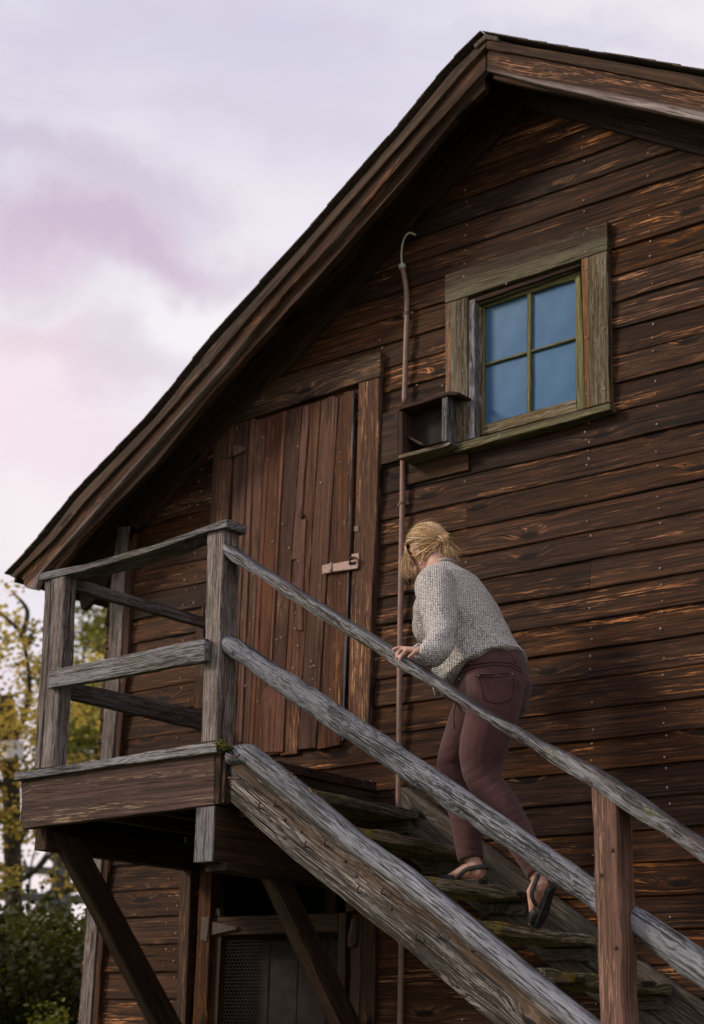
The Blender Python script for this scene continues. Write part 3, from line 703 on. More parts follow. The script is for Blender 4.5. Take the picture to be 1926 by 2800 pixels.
# ------------------------------------------------------------------ small box on the wall beside the window
nb = empty('ledge_box', tuple(PY(1150, 1240, -.06)), label='small open-fronted wooden box nailed to the wall left of the window', cat='box')
BY = -.13
wslab('top_board', r7([(84, 1162), (410, 1068), (465, 1076), (462, 1092), (395, 1094), (90, 1190)]), BY-.012, .14, 'x', M_DARK, nb)
wslab('bottom_board', r7([(88, 1470), (402, 1386), (418, 1396), (398, 1412), (90, 1494)]), BY-.01, .135, 'x', M_CASE2, nb)
wslab('end_board', r7([(90, 1192), (116, 1186), (116, 1460), (90, 1468)]), BY, .125, 'z', M_DARK, nb)
q0 = PY(*r7([(361, 1104)])[0], BY); q1 = PY(*r7([(395, 1380)])[0], BY)
box('end_board', (q0.x, BY, q1.z), (q1.x, -.01, PY(*r7([(380, 1105)])[0], BY).z), 'z', M_RAIL, nb)
wslab('back_board', r7([(120, 1185), (365, 1105), (365, 1385), (120, 1450)]), -.035, .01, 'x', M_BLACK, nb)
wslab('inner_rib', r7([(118, 1330), (250, 1400), (240, 1412), (118, 1345)]), BY+.03, .05, 'x', M_DARK, nb)
wslab('patch_board', r7([(-10, 1215), (90, 1190), (90, 1500), (-20, 1530)]), -.036, .012, 'x', M_DARK, wall)
wslab('patch_board', r7([(125, 1500), (525, 1395), (527, 1560), (120, 1660)]), -.034, .010, 'x', M_DARK, wall)

# ------------------------------------------------------------------ conduit pipe on the wall
pipe = empty('conduit_pipe', tuple(PY(1091, 2130, -.04)), label='thin reddish conduit pipe running down the wall beside the loft door', cat='pipe')
tube_obj('upper_pipe', [PY(x, y, -.045) for x, y in ((1101, 733), (1107, 760), (1112, 800), (1113, 860), (1110, 960), (1106, 1105))], .0135, M_PIPE, pipe)
tube_obj('lower_pipe', [PY(x, y, -.045) for x, y in ((1102, 1258), (1099, 1450), (1095, 1700), (1092, 2000), (1090, 2300), (1098, 2560), (1094, 2830), down(1094, 2830, -.045, .15))], .0135, M_PIPE, pipe)
tube_obj('cable', [PY(x, y, Y) for x, y, Y in ((1101, 730, -.045), (1098, 700, -.047), (1101, 668, -.06), (1110, 645, -.07), (1122, 637, -.06), (1137, 643, -.03))], .0048, M_CABLE, pipe)
tube_obj('collar', [PY(1100, 724, -.045), PY(1101, 735, -.045)], .018, M_CABLE, pipe, n=1)
for x, y in ((1112, 857), (1107-8, 1377)):
    c = PY(x, y, -.045); bm = bmesh.new(); ringtube(bm, [c-ZV*.007, c+ZV*.007], [.0165], 12)
    ringtube(bm, [c+V((-.034, .012, 0)), c+V((.034, .012, 0))], [(.004, .008)], 8, side=YV)
    bm_obj('pipe_strap', bm, M_HINGE2, Matrix.Translation(c), pipe)

# ------------------------------------------------------------------ outdoor stair with landing
stair = empty('outdoor_staircase', (-4.2, -.6, 0), label='weathered wooden outdoor staircase with landing, grey handrails and mossy treads', cat='staircase')
YF = -1.10
landing = empty('landing', (-5.8, -.55, 2.8), stair)
ZD = 2.845
XE = -5.075
# deck boards run along the wall; their sawn ends show at the head of the stair
y = YF+.10; i = 0
while y < -.10:
    w = rnd.uniform(.135, .15); e = XE + rnd.uniform(-.006, .012)
    box('deck_board', (-6.42, y, ZD-.042+rnd.uniform(-.003, .003)), (e, min(y+w-.006, -.06), ZD+rnd.uniform(-.003, .002)), 'x', M_DARK, landing); y += w; i += 1
wslab('edge_board', [(40, 2112), (128, 2101), (320, 2070), (560, 2031), (592, 2026), (592, 2056), (560, 2060), (320, 2092), (128, 2121), (38, 2134)], YF-.06, .14, 'x', M_RAIL, landing)
wslab('rim_board', [(57, 2137), (320, 2094), (587, 2060), (586, 2200), (320, 2234), (60, 2266)], YF-.035, .045, 'x', M_RIM, landing)
e1 = PY(588, 2060, YF-.03); e2 = PY(588, 2199, YF-.03)
box('corner_block', (e1.x+.001, YF-.03, e2.z), (e1.x+.035, YF+.085, e1.z), 'z', M_DARK, landing)
box('corner_block', (e1.x+.036, YF-.02, e2.z+.003), (e1.x+.06, YF+.085, e1.z+.02), 'z', M_DARK, landing)
# joists under the deck, ends to the wall
for x in (-6.40, -6.0, -5.62):
    box('joist', (x, YF+.012, 2.62), (x+.045, -.03, ZD-.044), 'y', M_DARK, landing)
g0 = PY(541, 2200, YF-.02); g1 = PY(583, 2356, YF-.02)
box('cross_beam', (g0.x, YF-.02, g1.z), (g1.x, -.02, g0.z-.012), 'y', M_DARK, landing)
box('beam_end_cap', (g0.x-.002, YF-.028, g1.z), (g1.x+.001, YF-.021, g0.z-.012), 'z', M_RAIL, landing)
box('under_ledger', (g0.x+.02, YF+.03, g1.z-.032), (g1.x+.03, -.02, g1.z+.005), 'y', M_DARK, landing)
box('left_beam', (-6.33, YF+.05, 2.49), (-6.25, -.02, 2.615), 'y', M_DARK, landing)
box('stair_header', (XE-.05, YF+.09, 2.60), (XE-.008, -.06, ZD-.046), 'y', M_DARK, landing)
# diagonal braces down to the wall, planes square to the wall
def brace(X, a0, a1, b0, b1, w, par):
    """underside edge from a0 to a1, upper edge from b0 to b1, in photograph points measured on the plane x=X"""
    P = [PX(*q, X) for q in (a0, a1, b0, b1)]
    return slab('brace', P, V((-1, 0, 0)), w, P[1]-P[0], M_DARK, par, bev=.005)
brace(-6.22, (153, 2276), (455, 2850), (528, 2850), (226, 2290), .06, landing)
brace(-5.12, (735, 2372), (955, 2850), (1016, 2850), (789, 2385), .075, landing)

# posts
def post(name, px_front, Y, depth, mat, par, **k):
    return wslab(name, px_front, Y, depth, 'z', mat, par, bev=.006, rough=.003, **k)
rail_l = empty('landing_railing', (-5.8, -1.05, ZD), stair)
rail_s = empty('stair_railing', (-4.2, -1.05, 2.3), stair)
post('post', [(567, 1449), (611, 1440), (608, 1600), (600, 1800), (592, 2026), (549, 2032), (556, 1800), (563, 1600)], YF, .105, M_POST, rail_s)
post('post', [(122, 1586), (140, 1582), (134, 1760), (124, 1900), (108, 2102), (92, 2104), (104, 1900), (114, 1760)], YF-.002, .105, M_POST, rail_l)
post('post', [(140, 1583), (178, 1572), (172, 1700), (165, 1850), (148, 2097), (109, 2102), (125, 1900), (134, 1760)], YF-.012, .075, M_POST, rail_l)
post('post', [(1616, 2140), (1689, 2175), (1692, 2350), (1700, 2550), down(1712, 2850, YF+.004), down(1645, 2850, YF+.004), (1645, 2850), (1633, 2600), (1624, 2350)], YF+.004, .10, M_RED, rail_s)
# landing rails
wslab('top_rail', [(109, 1567), (237, 1541), (420, 1490), (580, 1432), (620, 1418), (620, 1441), (570, 1452), (410, 1508), (230, 1560), (107, 1588)], YF-.02, .135, ((109, 1575), (615, 1430)), M_RAIL, rail_l)
wslab('middle_rail', [(136, 1833), (300, 1800), (420, 1773), (560, 1745), (560, 1806), (420, 1833), (300, 1854), (131, 1882)], YF-.045, .038, ((131, 1860), (560, 1775)), M_RAIL, rail_l)
Xs = PY(178, 1650, YF).x-.005
def side_rail(name, px):
    P = [PX(x, y, Xs) for x, y in px]; P = [V((p.x, min(max(p.y, YF+.03), -.03), p.z)) for p in P]
    slab(name, P, V((-1, 0, 0)), .04, P[1]-P[0], M_OLD, rail_l)
side_rail('side_top_rail', [(175, 1572), (577, 1691), (577, 1719), (178, 1604)])
side_rail('side_middle_rail', [(160, 1856), (575, 1946), (575, 1999), (160, 1902)])
# stair rails
RP = lambda d: [(0, 0), (0, d), (.5, d), (1, d), (1, 0), (.5, -.004)]
box_prof = [(0.02, -.002), (.5, -.004), (.98, -.002), (1, .006), (1, .10), (0, .10), (0, .006)]
swept('handrail', [(611, 1484), (628, 1498), (772, 1592), (1086, 1786), (1326, 1950), (1618, 2101), (1926, 2308), (2080, 2415)],
      [(611, 1512), (628, 1528), (766, 1620), (1074, 1812), (1305, 1956), (1618, 2156), (1926, 2358), (2080, 2465)], box_prof, YF, YF, M_RAIL, rail_s, rough=.008, to_z=.78)
rd = [(.5-.5*math.cos(a), -.045*math.sin(a)) for a in (i*math.pi/8 for i in range(9))] + [(.5+.5*math.cos(a), .045*math.sin(a)) for a in (i*math.pi/8 for i in range(1, 8))]
swept('middle_rail', [(620, 1729), (660, 1752), (700, 1778), (964, 1950), (1300, 2176), (1623, 2397), (1733, 2471), (1926, 2598), (2080, 2700)],
      [(620, 1790), (660, 1815), (700, 1846), (905, 1995), (1161, 2165), (1300, 2262), (1627, 2494), (1737, 2564), (1926, 2704), (2080, 2812)], rd, YF+.05, YF+.14, M_LOG, rail_s, rough=.012, to_z=.42)
pf = PY(1926, 2358, YF); xb = pf.x + (pf.z-.86)/.627
box('post', (xb-.1, YF+.004, -.02), (xb, YF+.104, .80), 'z', M_RED, rail_s)
# near stringer: a slabbed log, round back on top, flat sawn face below
sp_ = [(0.0, .03), (.03, -.005), (.10, -.022), (.18, -.026), (.26, -.020), (.30, -.008), (.33, .004), (.36, .006), (.6, .004), (.8, .004), (.98, .006), (1., .012), (1., .085), (0.05, .085)]
strg = swept('stringer', [(630, 2046), (655, 2032), (681, 2033), (810, 2132), (981, 2280), (1113, 2369), (1258, 2488), (1462, 2660), (1631, 2792), (1800, 2925)],
      [(619, 2188), (660, 2222), (700, 2262), (810, 2358), (1008, 2518), (1126, 2608), (1300, 2760), (1341, 2797), (1500, 2925)], sp_, YF-.005, YF-.005, M_STRING, stair, step=.03, to_z=-.05)
# the weathered pale crown of that log
crown_prof = [(v, d-.004) for v, d in sp_[:7]] + [(.33, .02), (.02, .045)]
swept('stringer_log_back', [(630, 2046), (655, 2031), (681, 2032), (810, 2131), (981, 2279), (1113, 2368), (1258, 2487), (1462, 2659), (1631, 2791), (1800, 2924)],
      [(619, 2188), (660, 2222), (700, 2262), (810, 2358), (1008, 2518), (1126, 2608), (1300, 2760), (1341, 2797), (1500, 2925)], crown_prof, YF-.006, YF-.006, M_LOG, strg, step=.03, to_z=-.05)
# far stringer against the wall
fq = [PY(x, y, -.115) for x, y in ((1095, 2154), (1112, 2152), (1320, 2306), (1629, 2539), (1741, 2623), (1926, 2746))]
fd = (fq[-1]-fq[2]).normalized(); fq.append(fq[-1] + fd*((fq[-1].z-.02)/-fd.z)); fb = fq[-1] - V((.42, 0, .02))
fq += [fb, PY(1095, 2330, -.115)]
far = slab('stringer', fq, YV, .045, fd, M_FAR, stair, step=.1)
# treads
TR = [(-4.775, 2.685, .0), (-4.47, 2.495, .01), (-4.15, 2.300, 0), (-3.83, 2.105, 0), (-3.50, 1.912, 0), (-3.19, 1.72, 0)]
while TR[-1][1] > .3: TR.append((TR[-1][0]+.312, TR[-1][1]-.196, 0))
for i, (x, z, t) in enumerate(TR):
    tilt = .012*math.sin(i*2.1)
    pts = [V((x, YF+.075, z-.045+tilt)), V((x+.01, -.12, z-.045)), V((x+.01, -.12, z)), V((x-.004, YF+.075, z+tilt+.002))]
    tr = slab('tread', pts, V((-1, 0, 0)), .27, YV, M_TREAD, stair, bev=.006, rough=.005, step=.04)
    wslab2 = box('riser_cleat', (x-.26, -.150, z-.10), (x-.03, -.117, z-.046), 'x', M_FAR, tr)
    box('riser_cleat', (x-.28, YF+.086, z-.12), (x-.01, YF+.12, z-.047), 'x', M_DARK, tr)
# small boards bracing the treads, near the landing
# nails and staples in the stringer
for x, y in ((257, 595), (355, 580), (545, 835), (668, 828), (870, 1118), (1022, 1128), (1238, 1415), (1372, 1400)):
    c = PY(600+.4386*x, 1950+.4386*y, YF-.012); d = V((rnd.uniform(-.008, .008), 0, .022))
    tube_obj('bent_nail', [c+V((.0, .02, 0)), c+V((0, -.008, 0)), c+d*.6+V((.004, -.014, 0)), c+d+V((.009, -.010, 0))], .0035, M_RUST, strg, seg=6, n=4)
for pts in (((270, 470), (330, 480), (385, 452)), ((258, 705), (320, 712), (390, 715))):
    P = [PY(560+.2506*x, 1950+.2506*y, YF-.055) for x, y in pts]
    tube_obj('bent_nail', P, .0045, M_RUST, strg, seg=6, n=4)
for x, y in ((404, 662), (508, 735), (848, 1015), (1070, 1218), (780, 920)):
    c = PY(600+.4386*x, 1950+.4386*y, YF-.004); bm = bmesh.new(); ringtube(bm, [c, c-YV*.004], [.007, .005], 8); bm_obj('nail_head', bm, M_RUST, Matrix.Translation(c), strg)
# knots standing proud on the stringer face
M_KNOT = wood('knot wood', (.03, .018, .010), (.09, .06, .035), (.30, .22, .13), streak=.6, streak_lo=.4, worn=.8, tone=.1)
for x, y, r in ((1580, 1430, .036),):
    c = PY(600+.4386*x, 1950+.4386*y, YF-(.045 if y in (965,) else .004)); bm = bmesh.new()
    ringtube(bm, [c+YV*.01, c, c-YV*.0015, c-YV*.0005], [r*1.0, r*.9, r*.55, r*.3], 14); bm_obj('knot', bm, M_KNOT, frame(c, V((.8, 0, -.6)), YV), strg, smooth=True)
for x, y in ((998, 882), (924, 1043), (1020, 1512)):
    c = PY(1250+.42356*x, 1950+.42356*y, YF); bm = bmesh.new(); ringtube(bm, [c, c-YV*.004], [.008, .006], 8); bm_obj('nail_head', bm, M_RUST, Matrix.Translation(c), rail_s)
# lichen and moss
def clumps(name, pts, mat, r, par, n, spread):
    bm = bmesh.new()
    for _ in range(n):
        f = rnd.random()*(len(pts)-1); i = int(f); p = pts[i].lerp(pts[i+1], f-i) + V((rnd.gauss(0, spread), rnd.gauss(0, spread*1.2), rnd.gauss(0, spread*.5)))
        bmesh.ops.create_icosphere(bm, subdivisions=1, radius=r*rnd.uniform(.5, 1.3), matrix=Matrix.Translation(p) @ Matrix.Diagonal((1.3, 1, .6, 1)))
    bm_obj(name, bm, mat, Matrix.Translation(pts[0]), par, kind='stuff')
clumps('lichen', [PY(x, y, YF+.02) for x, y in ((692, 2045), (760, 2098), (810, 2136), (862, 2180))], M_LICH, .0075, strg, 420, .006)
clumps('lichen', [PY(x, y, YF+.03) for x, y in ((862, 2180), (985, 2288), (1113, 2375), (1258, 2492), (1462, 2664), (1620, 2790))], M_MOSS, .005, strg, 300, .006)
clumps('moss', [PY(x, y, YF-.05) for x, y in ((602, 2030), (622, 2046))], M_MOSS, .007, landing, 260, .010)

# ------------------------------------------------------------------ the climbing woman
def skin_mat():
    s = NT('skin'); tc = s.new('ShaderNodeTexCoord'); n = s.noise(tc.outputs['Object'], 30, 4, .6)
    s.put(s.b.inputs['Base Color'], s.mix(s.mr(n.outputs[0], .35, .65), (.50, .27, .20), (.60, .36, .28)))
    s.b.inputs['Roughness'].default_value = .5; s.b.inputs['Subsurface Weight'].default_value = .12; s.b.inputs['Subsurface Scale'].default_value = .01
    s.bump(s.noise(tc.outputs['Object'], 260, 3).outputs[0], .2, .001); return s.m
def knit_mat():
    s = NT('marled knit'); tc = s.new('ShaderNodeTexCoord')
    n = s.noise(tc.outputs['Object'], 235, 2, .6); n2 = s.noise(tc.outputs['Object'], 14, 4, .6)
    sp = s.new('ShaderNodeSeparateXYZ'); s.put(sp.inputs[0], tc.outputs['Object'])
    wob = s.math('MULTIPLY', s.math('SUBTRACT', n2.outputs[0], .5), 3.)
    rib = s.math('SINE', s.math('ADD', s.math('MULTIPLY', s.math('ADD', sp.outputs[0], s.math('MULTIPLY', sp.outputs[1], .8)), 520.), wob))
    st = s.math('SINE', s.math('ADD', s.math('MULTIPLY', sp.outputs[2], 760.), wob))
    h = s.math('ADD', s.math('MULTIPLY', rib, .5), s.math('MULTIPLY', st, .4))
    v = s.math('ADD', n.outputs[0], s.math('MULTIPLY', s.math('MINIMUM', h, 0.), .13))
    c = s.mix(s.mr(v, .40, .53), (.13, .118, .09), (.78, .735, .70))
    s.put(s.b.inputs['Base Color'], c); s.b.inputs['Roughness'].default_value = .95; s.b.inputs['Specular IOR Level'].default_value = .1
    s.b.inputs['Sheen Weight'].default_value = .3
    s.bump(s.math('ADD', h, s.math('MULTIPLY', n.outputs[0], 1.5)), .9, .003); return s.m
def denim_mat():
    s = NT('plum denim'); tc = s.new('ShaderNodeTexCoord'); n = s.noise(tc.outputs['Object'], 400, 2, .6); n2 = s.noise(tc.outputs['Object'], 9, 4, .6)
    c = s.mix(s.mr(n.outputs[0], .3, .7), (.052, .018, .017), (.092, .033, .031)); c = s.mix(s.mr(n2.outputs[0], .45, .75, 0, .4), c, (.108, .046, .043))
    s.put(s.b.inputs['Base Color'], c); s.b.inputs['Roughness'].default_value = .9; s.b.inputs['Sheen Weight'].default_value = .15
    s.bump(n.outputs[0], .4, .001); return s.m
def hair_mat():
    s = NT('blond hair'); tc = s.new('ShaderNodeTexCoord'); at = s.new('ShaderNodeAttribute', attribute_name='tone')
    n = s.noise(tc.outputs['Object'], 70, 3, .6)
    v = s.math('ADD', s.math('MULTIPLY', at.outputs['Fac'], .75), s.math('MULTIPLY', n.outputs[0], .35))
    c = s.mix(s.mr(v, .1, .55), (.15, .078, .030), (.57, .345, .14)); c = s.mix(s.mr(v, .55, .85), c, (.86, .65, .42))
    s.put(s.b.inputs['Base Color'], c); s.b.inputs['Roughness'].default_value = .42; s.b.inputs['Specular IOR Level'].default_value = .5
    return s.m
M_SKIN, M_KNIT, M_DENIM, M_HAIR = skin_mat(), knit_mat(), denim_mat(), hair_mat()
M_SANDAL = plain('black sandal rubber', (.018, .018, .020), .6, 0, .3, 80)
M_TAN = plain('tan insole', (.20, .10, .06), .7, 0, .2, 60)
M_EYE = plain('eye', (.55, .50, .47), .2, 0, .05, 10, 0)
M_THREAD = plain('dark stitching', (.035, .012, .012), .9, 0, .2, 80, 0)
M_RIVET = plain('antique rivet', (.30, .24, .17), .4, .6, .1, 80, 0)

woman = empty('person', tuple(PY(1290, 2392, -.5)), label='woman with blond hair tied back, grey knit sweater and maroon trousers climbing the steps', cat='person')
def bake(name, bm, voxel, mat, disp=None, smooth=3):
    """one continuous skin out of overlapping limbs"""
    bmesh.ops.recalc_face_normals(bm, faces=bm.faces)
    me = bpy.data.meshes.new(name+'_tmp'); bm.to_mesh(me); bm.free()
    o = bpy.data.objects.new(name+'_tmp', me); scene.collection.objects.link(o)
    m = o.modifiers.new('r', 'REMESH'); m.mode = 'VOXEL'; m.voxel_size = voxel
    m = o.modifiers.new('s', 'SMOOTH'); m.factor = .6; m.iterations = smooth
    dg = bpy.context.evaluated_depsgraph_get(); ev = o.evaluated_get(dg)
    new = bpy.data.meshes.new_from_object(ev, depsgraph=dg); bpy.data.objects.remove(o); bpy.data.meshes.remove(me)
    if disp:
        src = [(v.co.copy(), v.normal.copy()) for v in new.vertices]; co = []
        for p, n in src: co += list(p + n*disp(p, n))
        new.vertices.foreach_set('co', co); new.update()
    c = sum((v.co for v in new.vertices), V())/len(new.vertices)
    new.transform(Matrix.Translation(-c)); new.materials.clear(); new.materials.append(mat)
    new.polygons.foreach_set('use_smooth', [True]*len(new.polygons)); new.name = name
    return link(name, new, Matrix.Translation(c), woman)
def blob(bm, c, r, rot=None, sub=3):
    M = Matrix.Translation(c) @ (rot.to_4x4() if rot else Matrix.Identity(4)) @ Matrix.Diagonal((*r, 1))
    bmesh.ops.create_icosphere(bm, subdivisions=sub, radius=1, matrix=M)
def J(L): return [PY(*q) for q in L]

# head frame: face turned down and forwards
HC = PY(1170, 1507, -.60)
HF = V((-.80, .12, -.50)).normalized(); HU = (V((-.42, 0, .9))); HU = (HU - HF*HU.dot(HF)).normalized(); HS = HF.cross(HU)   # HS: her right
HR = Matrix((HF, HS, HU)).transposed()
def hp(f, s, u): return HC + HF*f + HS*s + HU*u
# legs
L_hip, L_leg = None, [(1356, 1860, -.68), (1345, 1950, -.69), (1319, 2065, -.69), (1324, 2135, -.69), (1378, 2215, -.67), (1432, 2310, -.65), (1475, 2400, -.64)]
R_leg = [(1345, 1870, -.49), (1300, 1960, -.48), (1248, 2065, -.47), (1240, 2110, -.47), (1262, 2205, -.47), (1280, 2290, -.47), (1290, 2352, -.47)]
# ---- body: one continuous figure under the clothes
bm = bmesh.new()
blob(bm, HC + HU*.012 - HF*.010, (.092, .074, .098), HR); blob(bm, hp(.035, 0, -.055), (.055, .052, .062), HR)
blob(bm, hp(.100, 0, -.022), (.018, .011, .020), HR, 2); blob(bm, hp(.090, 0, -.062), (.012, .020, .009), HR, 2); blob(bm, hp(.078, 0, -.100), (.018, .020, .014), HR, 2)
for s in (-1, 1):
    blob(bm, hp(-.005, s*.076, -.012), (.018, .008, .030), HR, 2); blob(bm, hp(.078, s*.03, .018), (.010, .020, .008), HR, 2)
ringtube(bm, [hp(-.03, 0, -.04), PY(1198, 1545, -.61), PY(1215, 1590, -.62), PY(1262, 1690, -.60), PY(1305, 1770, -.59), PY(1345, 1860, -.585)],
         [.05, .052, (.09, .14), (.10, .13), (.095, .12), (.11, .14)], 16, side=XV)
for leg in (L_leg, R_leg): ringtube(bm, J(leg), [.085, .080, .065, .052, .050, .040, .034], 12)
# arms
L_arm = J([(1190, 1605, -.77), (1202, 1655, -.82), (1211, 1710, -.88), (1206, 1752, -.93), (1180, 1778, -1.0), (1155, 1781, -1.055), (1138, 1780, -1.075)])
R_arm = J([(1215, 1600, -.47), (1185, 1650, -.44), (1170, 1700, -.42), (1178, 1745, -.42), (1215, 1780, -.44)])
ringtube(bm, L_arm, [.045, .042, .038, .036, .030, .024, .022], 12); ringtube(bm, R_arm, [.045, .042, .038, .034, .028], 12)
blob(bm, R_arm[-1], (.03, .02, .04), None, 2)
# left hand laid over the handrail, five fingers
YK = -1.075
ringtube(bm, J([(1143, 1781, -1.07), (1132, 1780, -1.075), (1118, 1778, -1.08), (1103, 1775, -1.085)]), [(.017, .020), (.017, .025), (.015, .030), (.011, .026)], 14, side=ZV)
def finger(P, r=.0078): ringtube(bm, catmull(J(P), 4), [r*1.12]*5 + [r]*5 + [r*.86]*6, 10)
finger([(1110, 1774, -1.06), (1096, 1771, -1.075), (1083, 1773, -1.09), (1073, 1777, -1.10)])
finger([(1112, 1777, -1.08), (1098, 1776, -1.095), (1087, 1787, -1.118), (1086, 1802, -1.122)])
finger([(1120, 1779, -1.09), (1108, 1782, -1.105), (1096, 1796, -1.122), (1094, 1809, -1.122)])
finger([(1138, 1782, -1.09), (1132, 1786, -1.11), (1122, 1794, -1.12), (1116, 1800, -1.122)], .0072)
finger([(1130, 1780, -1.05), (1118, 1783, -1.03), (1108, 1790, -1.02), (1102, 1797, -1.02)], .0088)
# feet
def foot(bm, heel, toe, n, w=.040):
    ax = (toe-heel); L = ax.length; ax.normalize(); sd_ = ax.cross(n).normalized()
    pts = [heel + ax*(L*t) + n*h for t, h in ((0, .030), (.12, .036), (.35, .040), (.6, .026), (.82, .015), (1, .010))]
    ringtube(bm, pts, [(.022, .026), (.030, .036), (.030, .040), (.036, .026), (.040, .015), (.026, .009)], 14, side=sd_)
    for i, (o, l) in enumerate(((-.026, .012), (-.011, .010), (.003, .006), (.016, .0), (.028, -.010))):
        p = toe + sd_*o + n*.010 + ax*(l-.01); ringtube(bm, [p-ax*.02, p, p+ax*.010], [.009, .009, .006], 8)
    return ax, sd_
RH, RT = PY(1322, 2383, -.47), PY(1212, 2390, -.47); RH.z = 2.318; RT.z = 2.314
LH, LT = PY(1500, 2424, -.64), PY(1466, 2522, -.60)
LN = ((LT-LH).normalized().cross(V((0, 1, 0)))).normalized()
if LN.x > 0: LN = -LN
LN = (LN + V((0, -.25, 0))).normalized()
foot(bm, RH, RT, ZV); foot(bm, LH, LT, LN)
ringtube(bm, [PY(1288, 2340, -.47), RH + V((-.03, 0, .035))], [.034, .034], 12); ringtube(bm, [PY(1474, 2395, -.64), LH + LN*.03 + (LT-LH)*.12], [.032, .032], 12)
body = bake('body', bm, .0042, M_SKIN, None, 3)
for s in (-1, 1):
    bm = bmesh.new(); blob(bm, hp(.070, s*.029, .004), (.010,)*3, HR, 2); bm_obj('eye', bm, M_EYE, Matrix.Translation(hp(.076, s*.031, .004)), body, smooth=True)

# ---- trousers
bm = bmesh.new()
ringtube(bm, J([(1338, 1792, -.585), (1345, 1830, -.585), (1350, 1875, -.585), (1345, 1925, -.585), (1335, 1965, -.585)]), [(.128, .150), (.147, .170), (.156, .176), (.142, .168), (.09, .13)], 24, side=XV)
ringtube(bm, catmull(J(L_leg[:-1] + [(1474, 2388, -.64)]), 3), [.124, .121, .117, .112, .108, .103, .097, .089, .083, .078, .074, .073, .070, .067, .064, .060, .056, .053, .050], 18)
ringtube(bm, catmull(J(R_leg), 3), [.115, .113, .110, .104, .097, .090, .082, .076, .071, .069, .068, .067, .065, .063, .061, .060, .059, .0585, .058], 18)
kl, kr, an = PY(1326, 2138, -.69), PY(1240, 2100, -.47), PY(1470, 2370, -.64)
def dt(p, n):
    d = noise.noise(p*6)*.006 + noise.noise(p*19)*.0016
    for k, ax, am in ((kl, V((.55, .1, -.83)), .0075), (kr, V((.2, 0, -1)), .007), (an, V((.6, 0, -.8)), .005), (PY(1268, 2230, -.47), V((.2, 0, -1)), .005), (PY(1285, 2320, -.47), V((-.1, 0, -1)), .005), (PY(1400, 1965, -.65), V((.35, 0, .93)), .006), (PY(1400, 2240, -.66), V((.5, .2, -.8)), .005)):
        q = p-k; f = math.exp(-q.length_squared/.012)
        d -= .6*f*am*(1-abs(math.sin(q.dot(ax)*75 + noise.noise(p*9)*1.6)))**2.2*(1+noise.noise(p*12))
    return d
trousers = bake('trousers', bm, .0065, M_DENIM, dt, 4)

# ---- sweater
bm = bmesh.new()
ringtube(bm, J([(1206, 1556, -.605), (1212, 1572, -.61), (1226, 1598, -.615), (1250, 1655, -.61), (1270, 1712, -.60), (1287, 1762, -.595), (1308, 1812, -.59), (1326, 1846, -.59)]),
         [(.060, .062), (.080, .115), (.108, .175), (.142, .195), (.166, .200), (.178, .202), (.188, .208), (.198, .208)], 28, side=XV)
ringtube(bm, J([(1262, 1760, -.66), (1240, 1820, -.66), (1216, 1868, -.65), (1203, 1900, -.64)]), [(.09, .12), (.075, .12), (.04, .09), (.010, .035)], 16, side=XV)
ringtube(bm, catmull(J([(1200, 1588, -.74), (1188, 1603, -.78), (1198, 1652, -.83), (1208, 1705, -.88), (1206, 1748, -.93), (1186, 1784, -1.0), (1163, 1784, -1.045), (1146, 1781, -1.07)]), 3),
         [.082]*3 + [.080, .078, .076, .074, .071, .068, .064, .061, .060, .061, .063, .062, .060, .056, .050, .042, .035, .030, .029], 18)
ringtube(bm, catmull(J([(1215, 1600, -.50), (1190, 1640, -.46), (1174, 1690, -.44), (1178, 1730, -.44), (1215, 1768, -.46)]), 3), [.085]*3+[.080]*3+[.072]*4+[.06]*4, 16)
c1, c2, c3 = PY(1218, 1760, -.95), PY(1290, 1735, -.75), PY(1240, 1640, -.75)
def dk(p, n):
    d = noise.noise(p*5)*.012 + noise.noise(p*14)*.005
    for k, ax, am, s in ((c1, V((-.3, .4, -1)), .007, .010), (c2, V((.75, 0, .6)), .008, .03), (c3, V((1, 0, .3)), .006, .012), (PY(1370, 1765, -.6), V((.9, .2, .5)), .006, .014)):
        q = p-k; d += math.exp(-q.length_squared/s)*am*math.sin(q.dot(ax)*75 + noise.noise(p*6)*3)
    return d
sweater = bake('sweater', bm, .0065, M_KNIT, dk, 4)
tube_obj('collar', [PY(1206, 1556, -.605)+V((math.cos(a)*.058, math.sin(a)*.062, math.cos(a)*.03)) for a in (i*math.pi/6 for i in range(13))], .011, M_KNIT, sweater, n=2)
tube_obj('cuff', [PY(1145, 1781, -1.072)+V((math.cos(a)*.012, math.cos(a)*.012, 0))+ZV*math.sin(a)*.026 for a in (i*math.pi/5 for i in range(11))], .008, M_KNIT, sweater, n=2)

# stitching, pocket and rivets laid on the cloth
from mathutils.bvhtree import BVHTree
def surf(o):
    me = o.data; M = W[o]; return BVHTree.FromPolygons([M @ v.co for v in me.vertices], [tuple(p.vertices) for p in me.polygons])
bt = surf(trousers)
def on(x, y, lift=.0015):
    d = ray(x, y).normalized(); h = bt.ray_cast(CAM, d)
    return h[0] - d*lift if h[0] else None
r6 = lambda L: [(1000+.3759*x, 1380+.3759*y) for x, y in L]
def stitch(name, L, r, mat=M_THREAD, par=None):
    P = []
    L = r6(L)
    for (a, b), (c, d) in zip(L, L[1:]):
        for i in range(6):
            q = on(a+(c-a)*i/6, b+(d-b)*i/6)
            if q: P.append(q)
    if len(P) > 3: tube_obj(name, P, r, mat, par or trousers, seg=5, n=1)
stitch('waistband_seam', [(690, 1195), (800, 1160), (950, 1142), (1060, 1155), (1150, 1205)], .0022)
stitch('yoke_seam', [(670, 1235), (800, 1185), (950, 1165), (1060, 1178), (1165, 1235)], .0016)
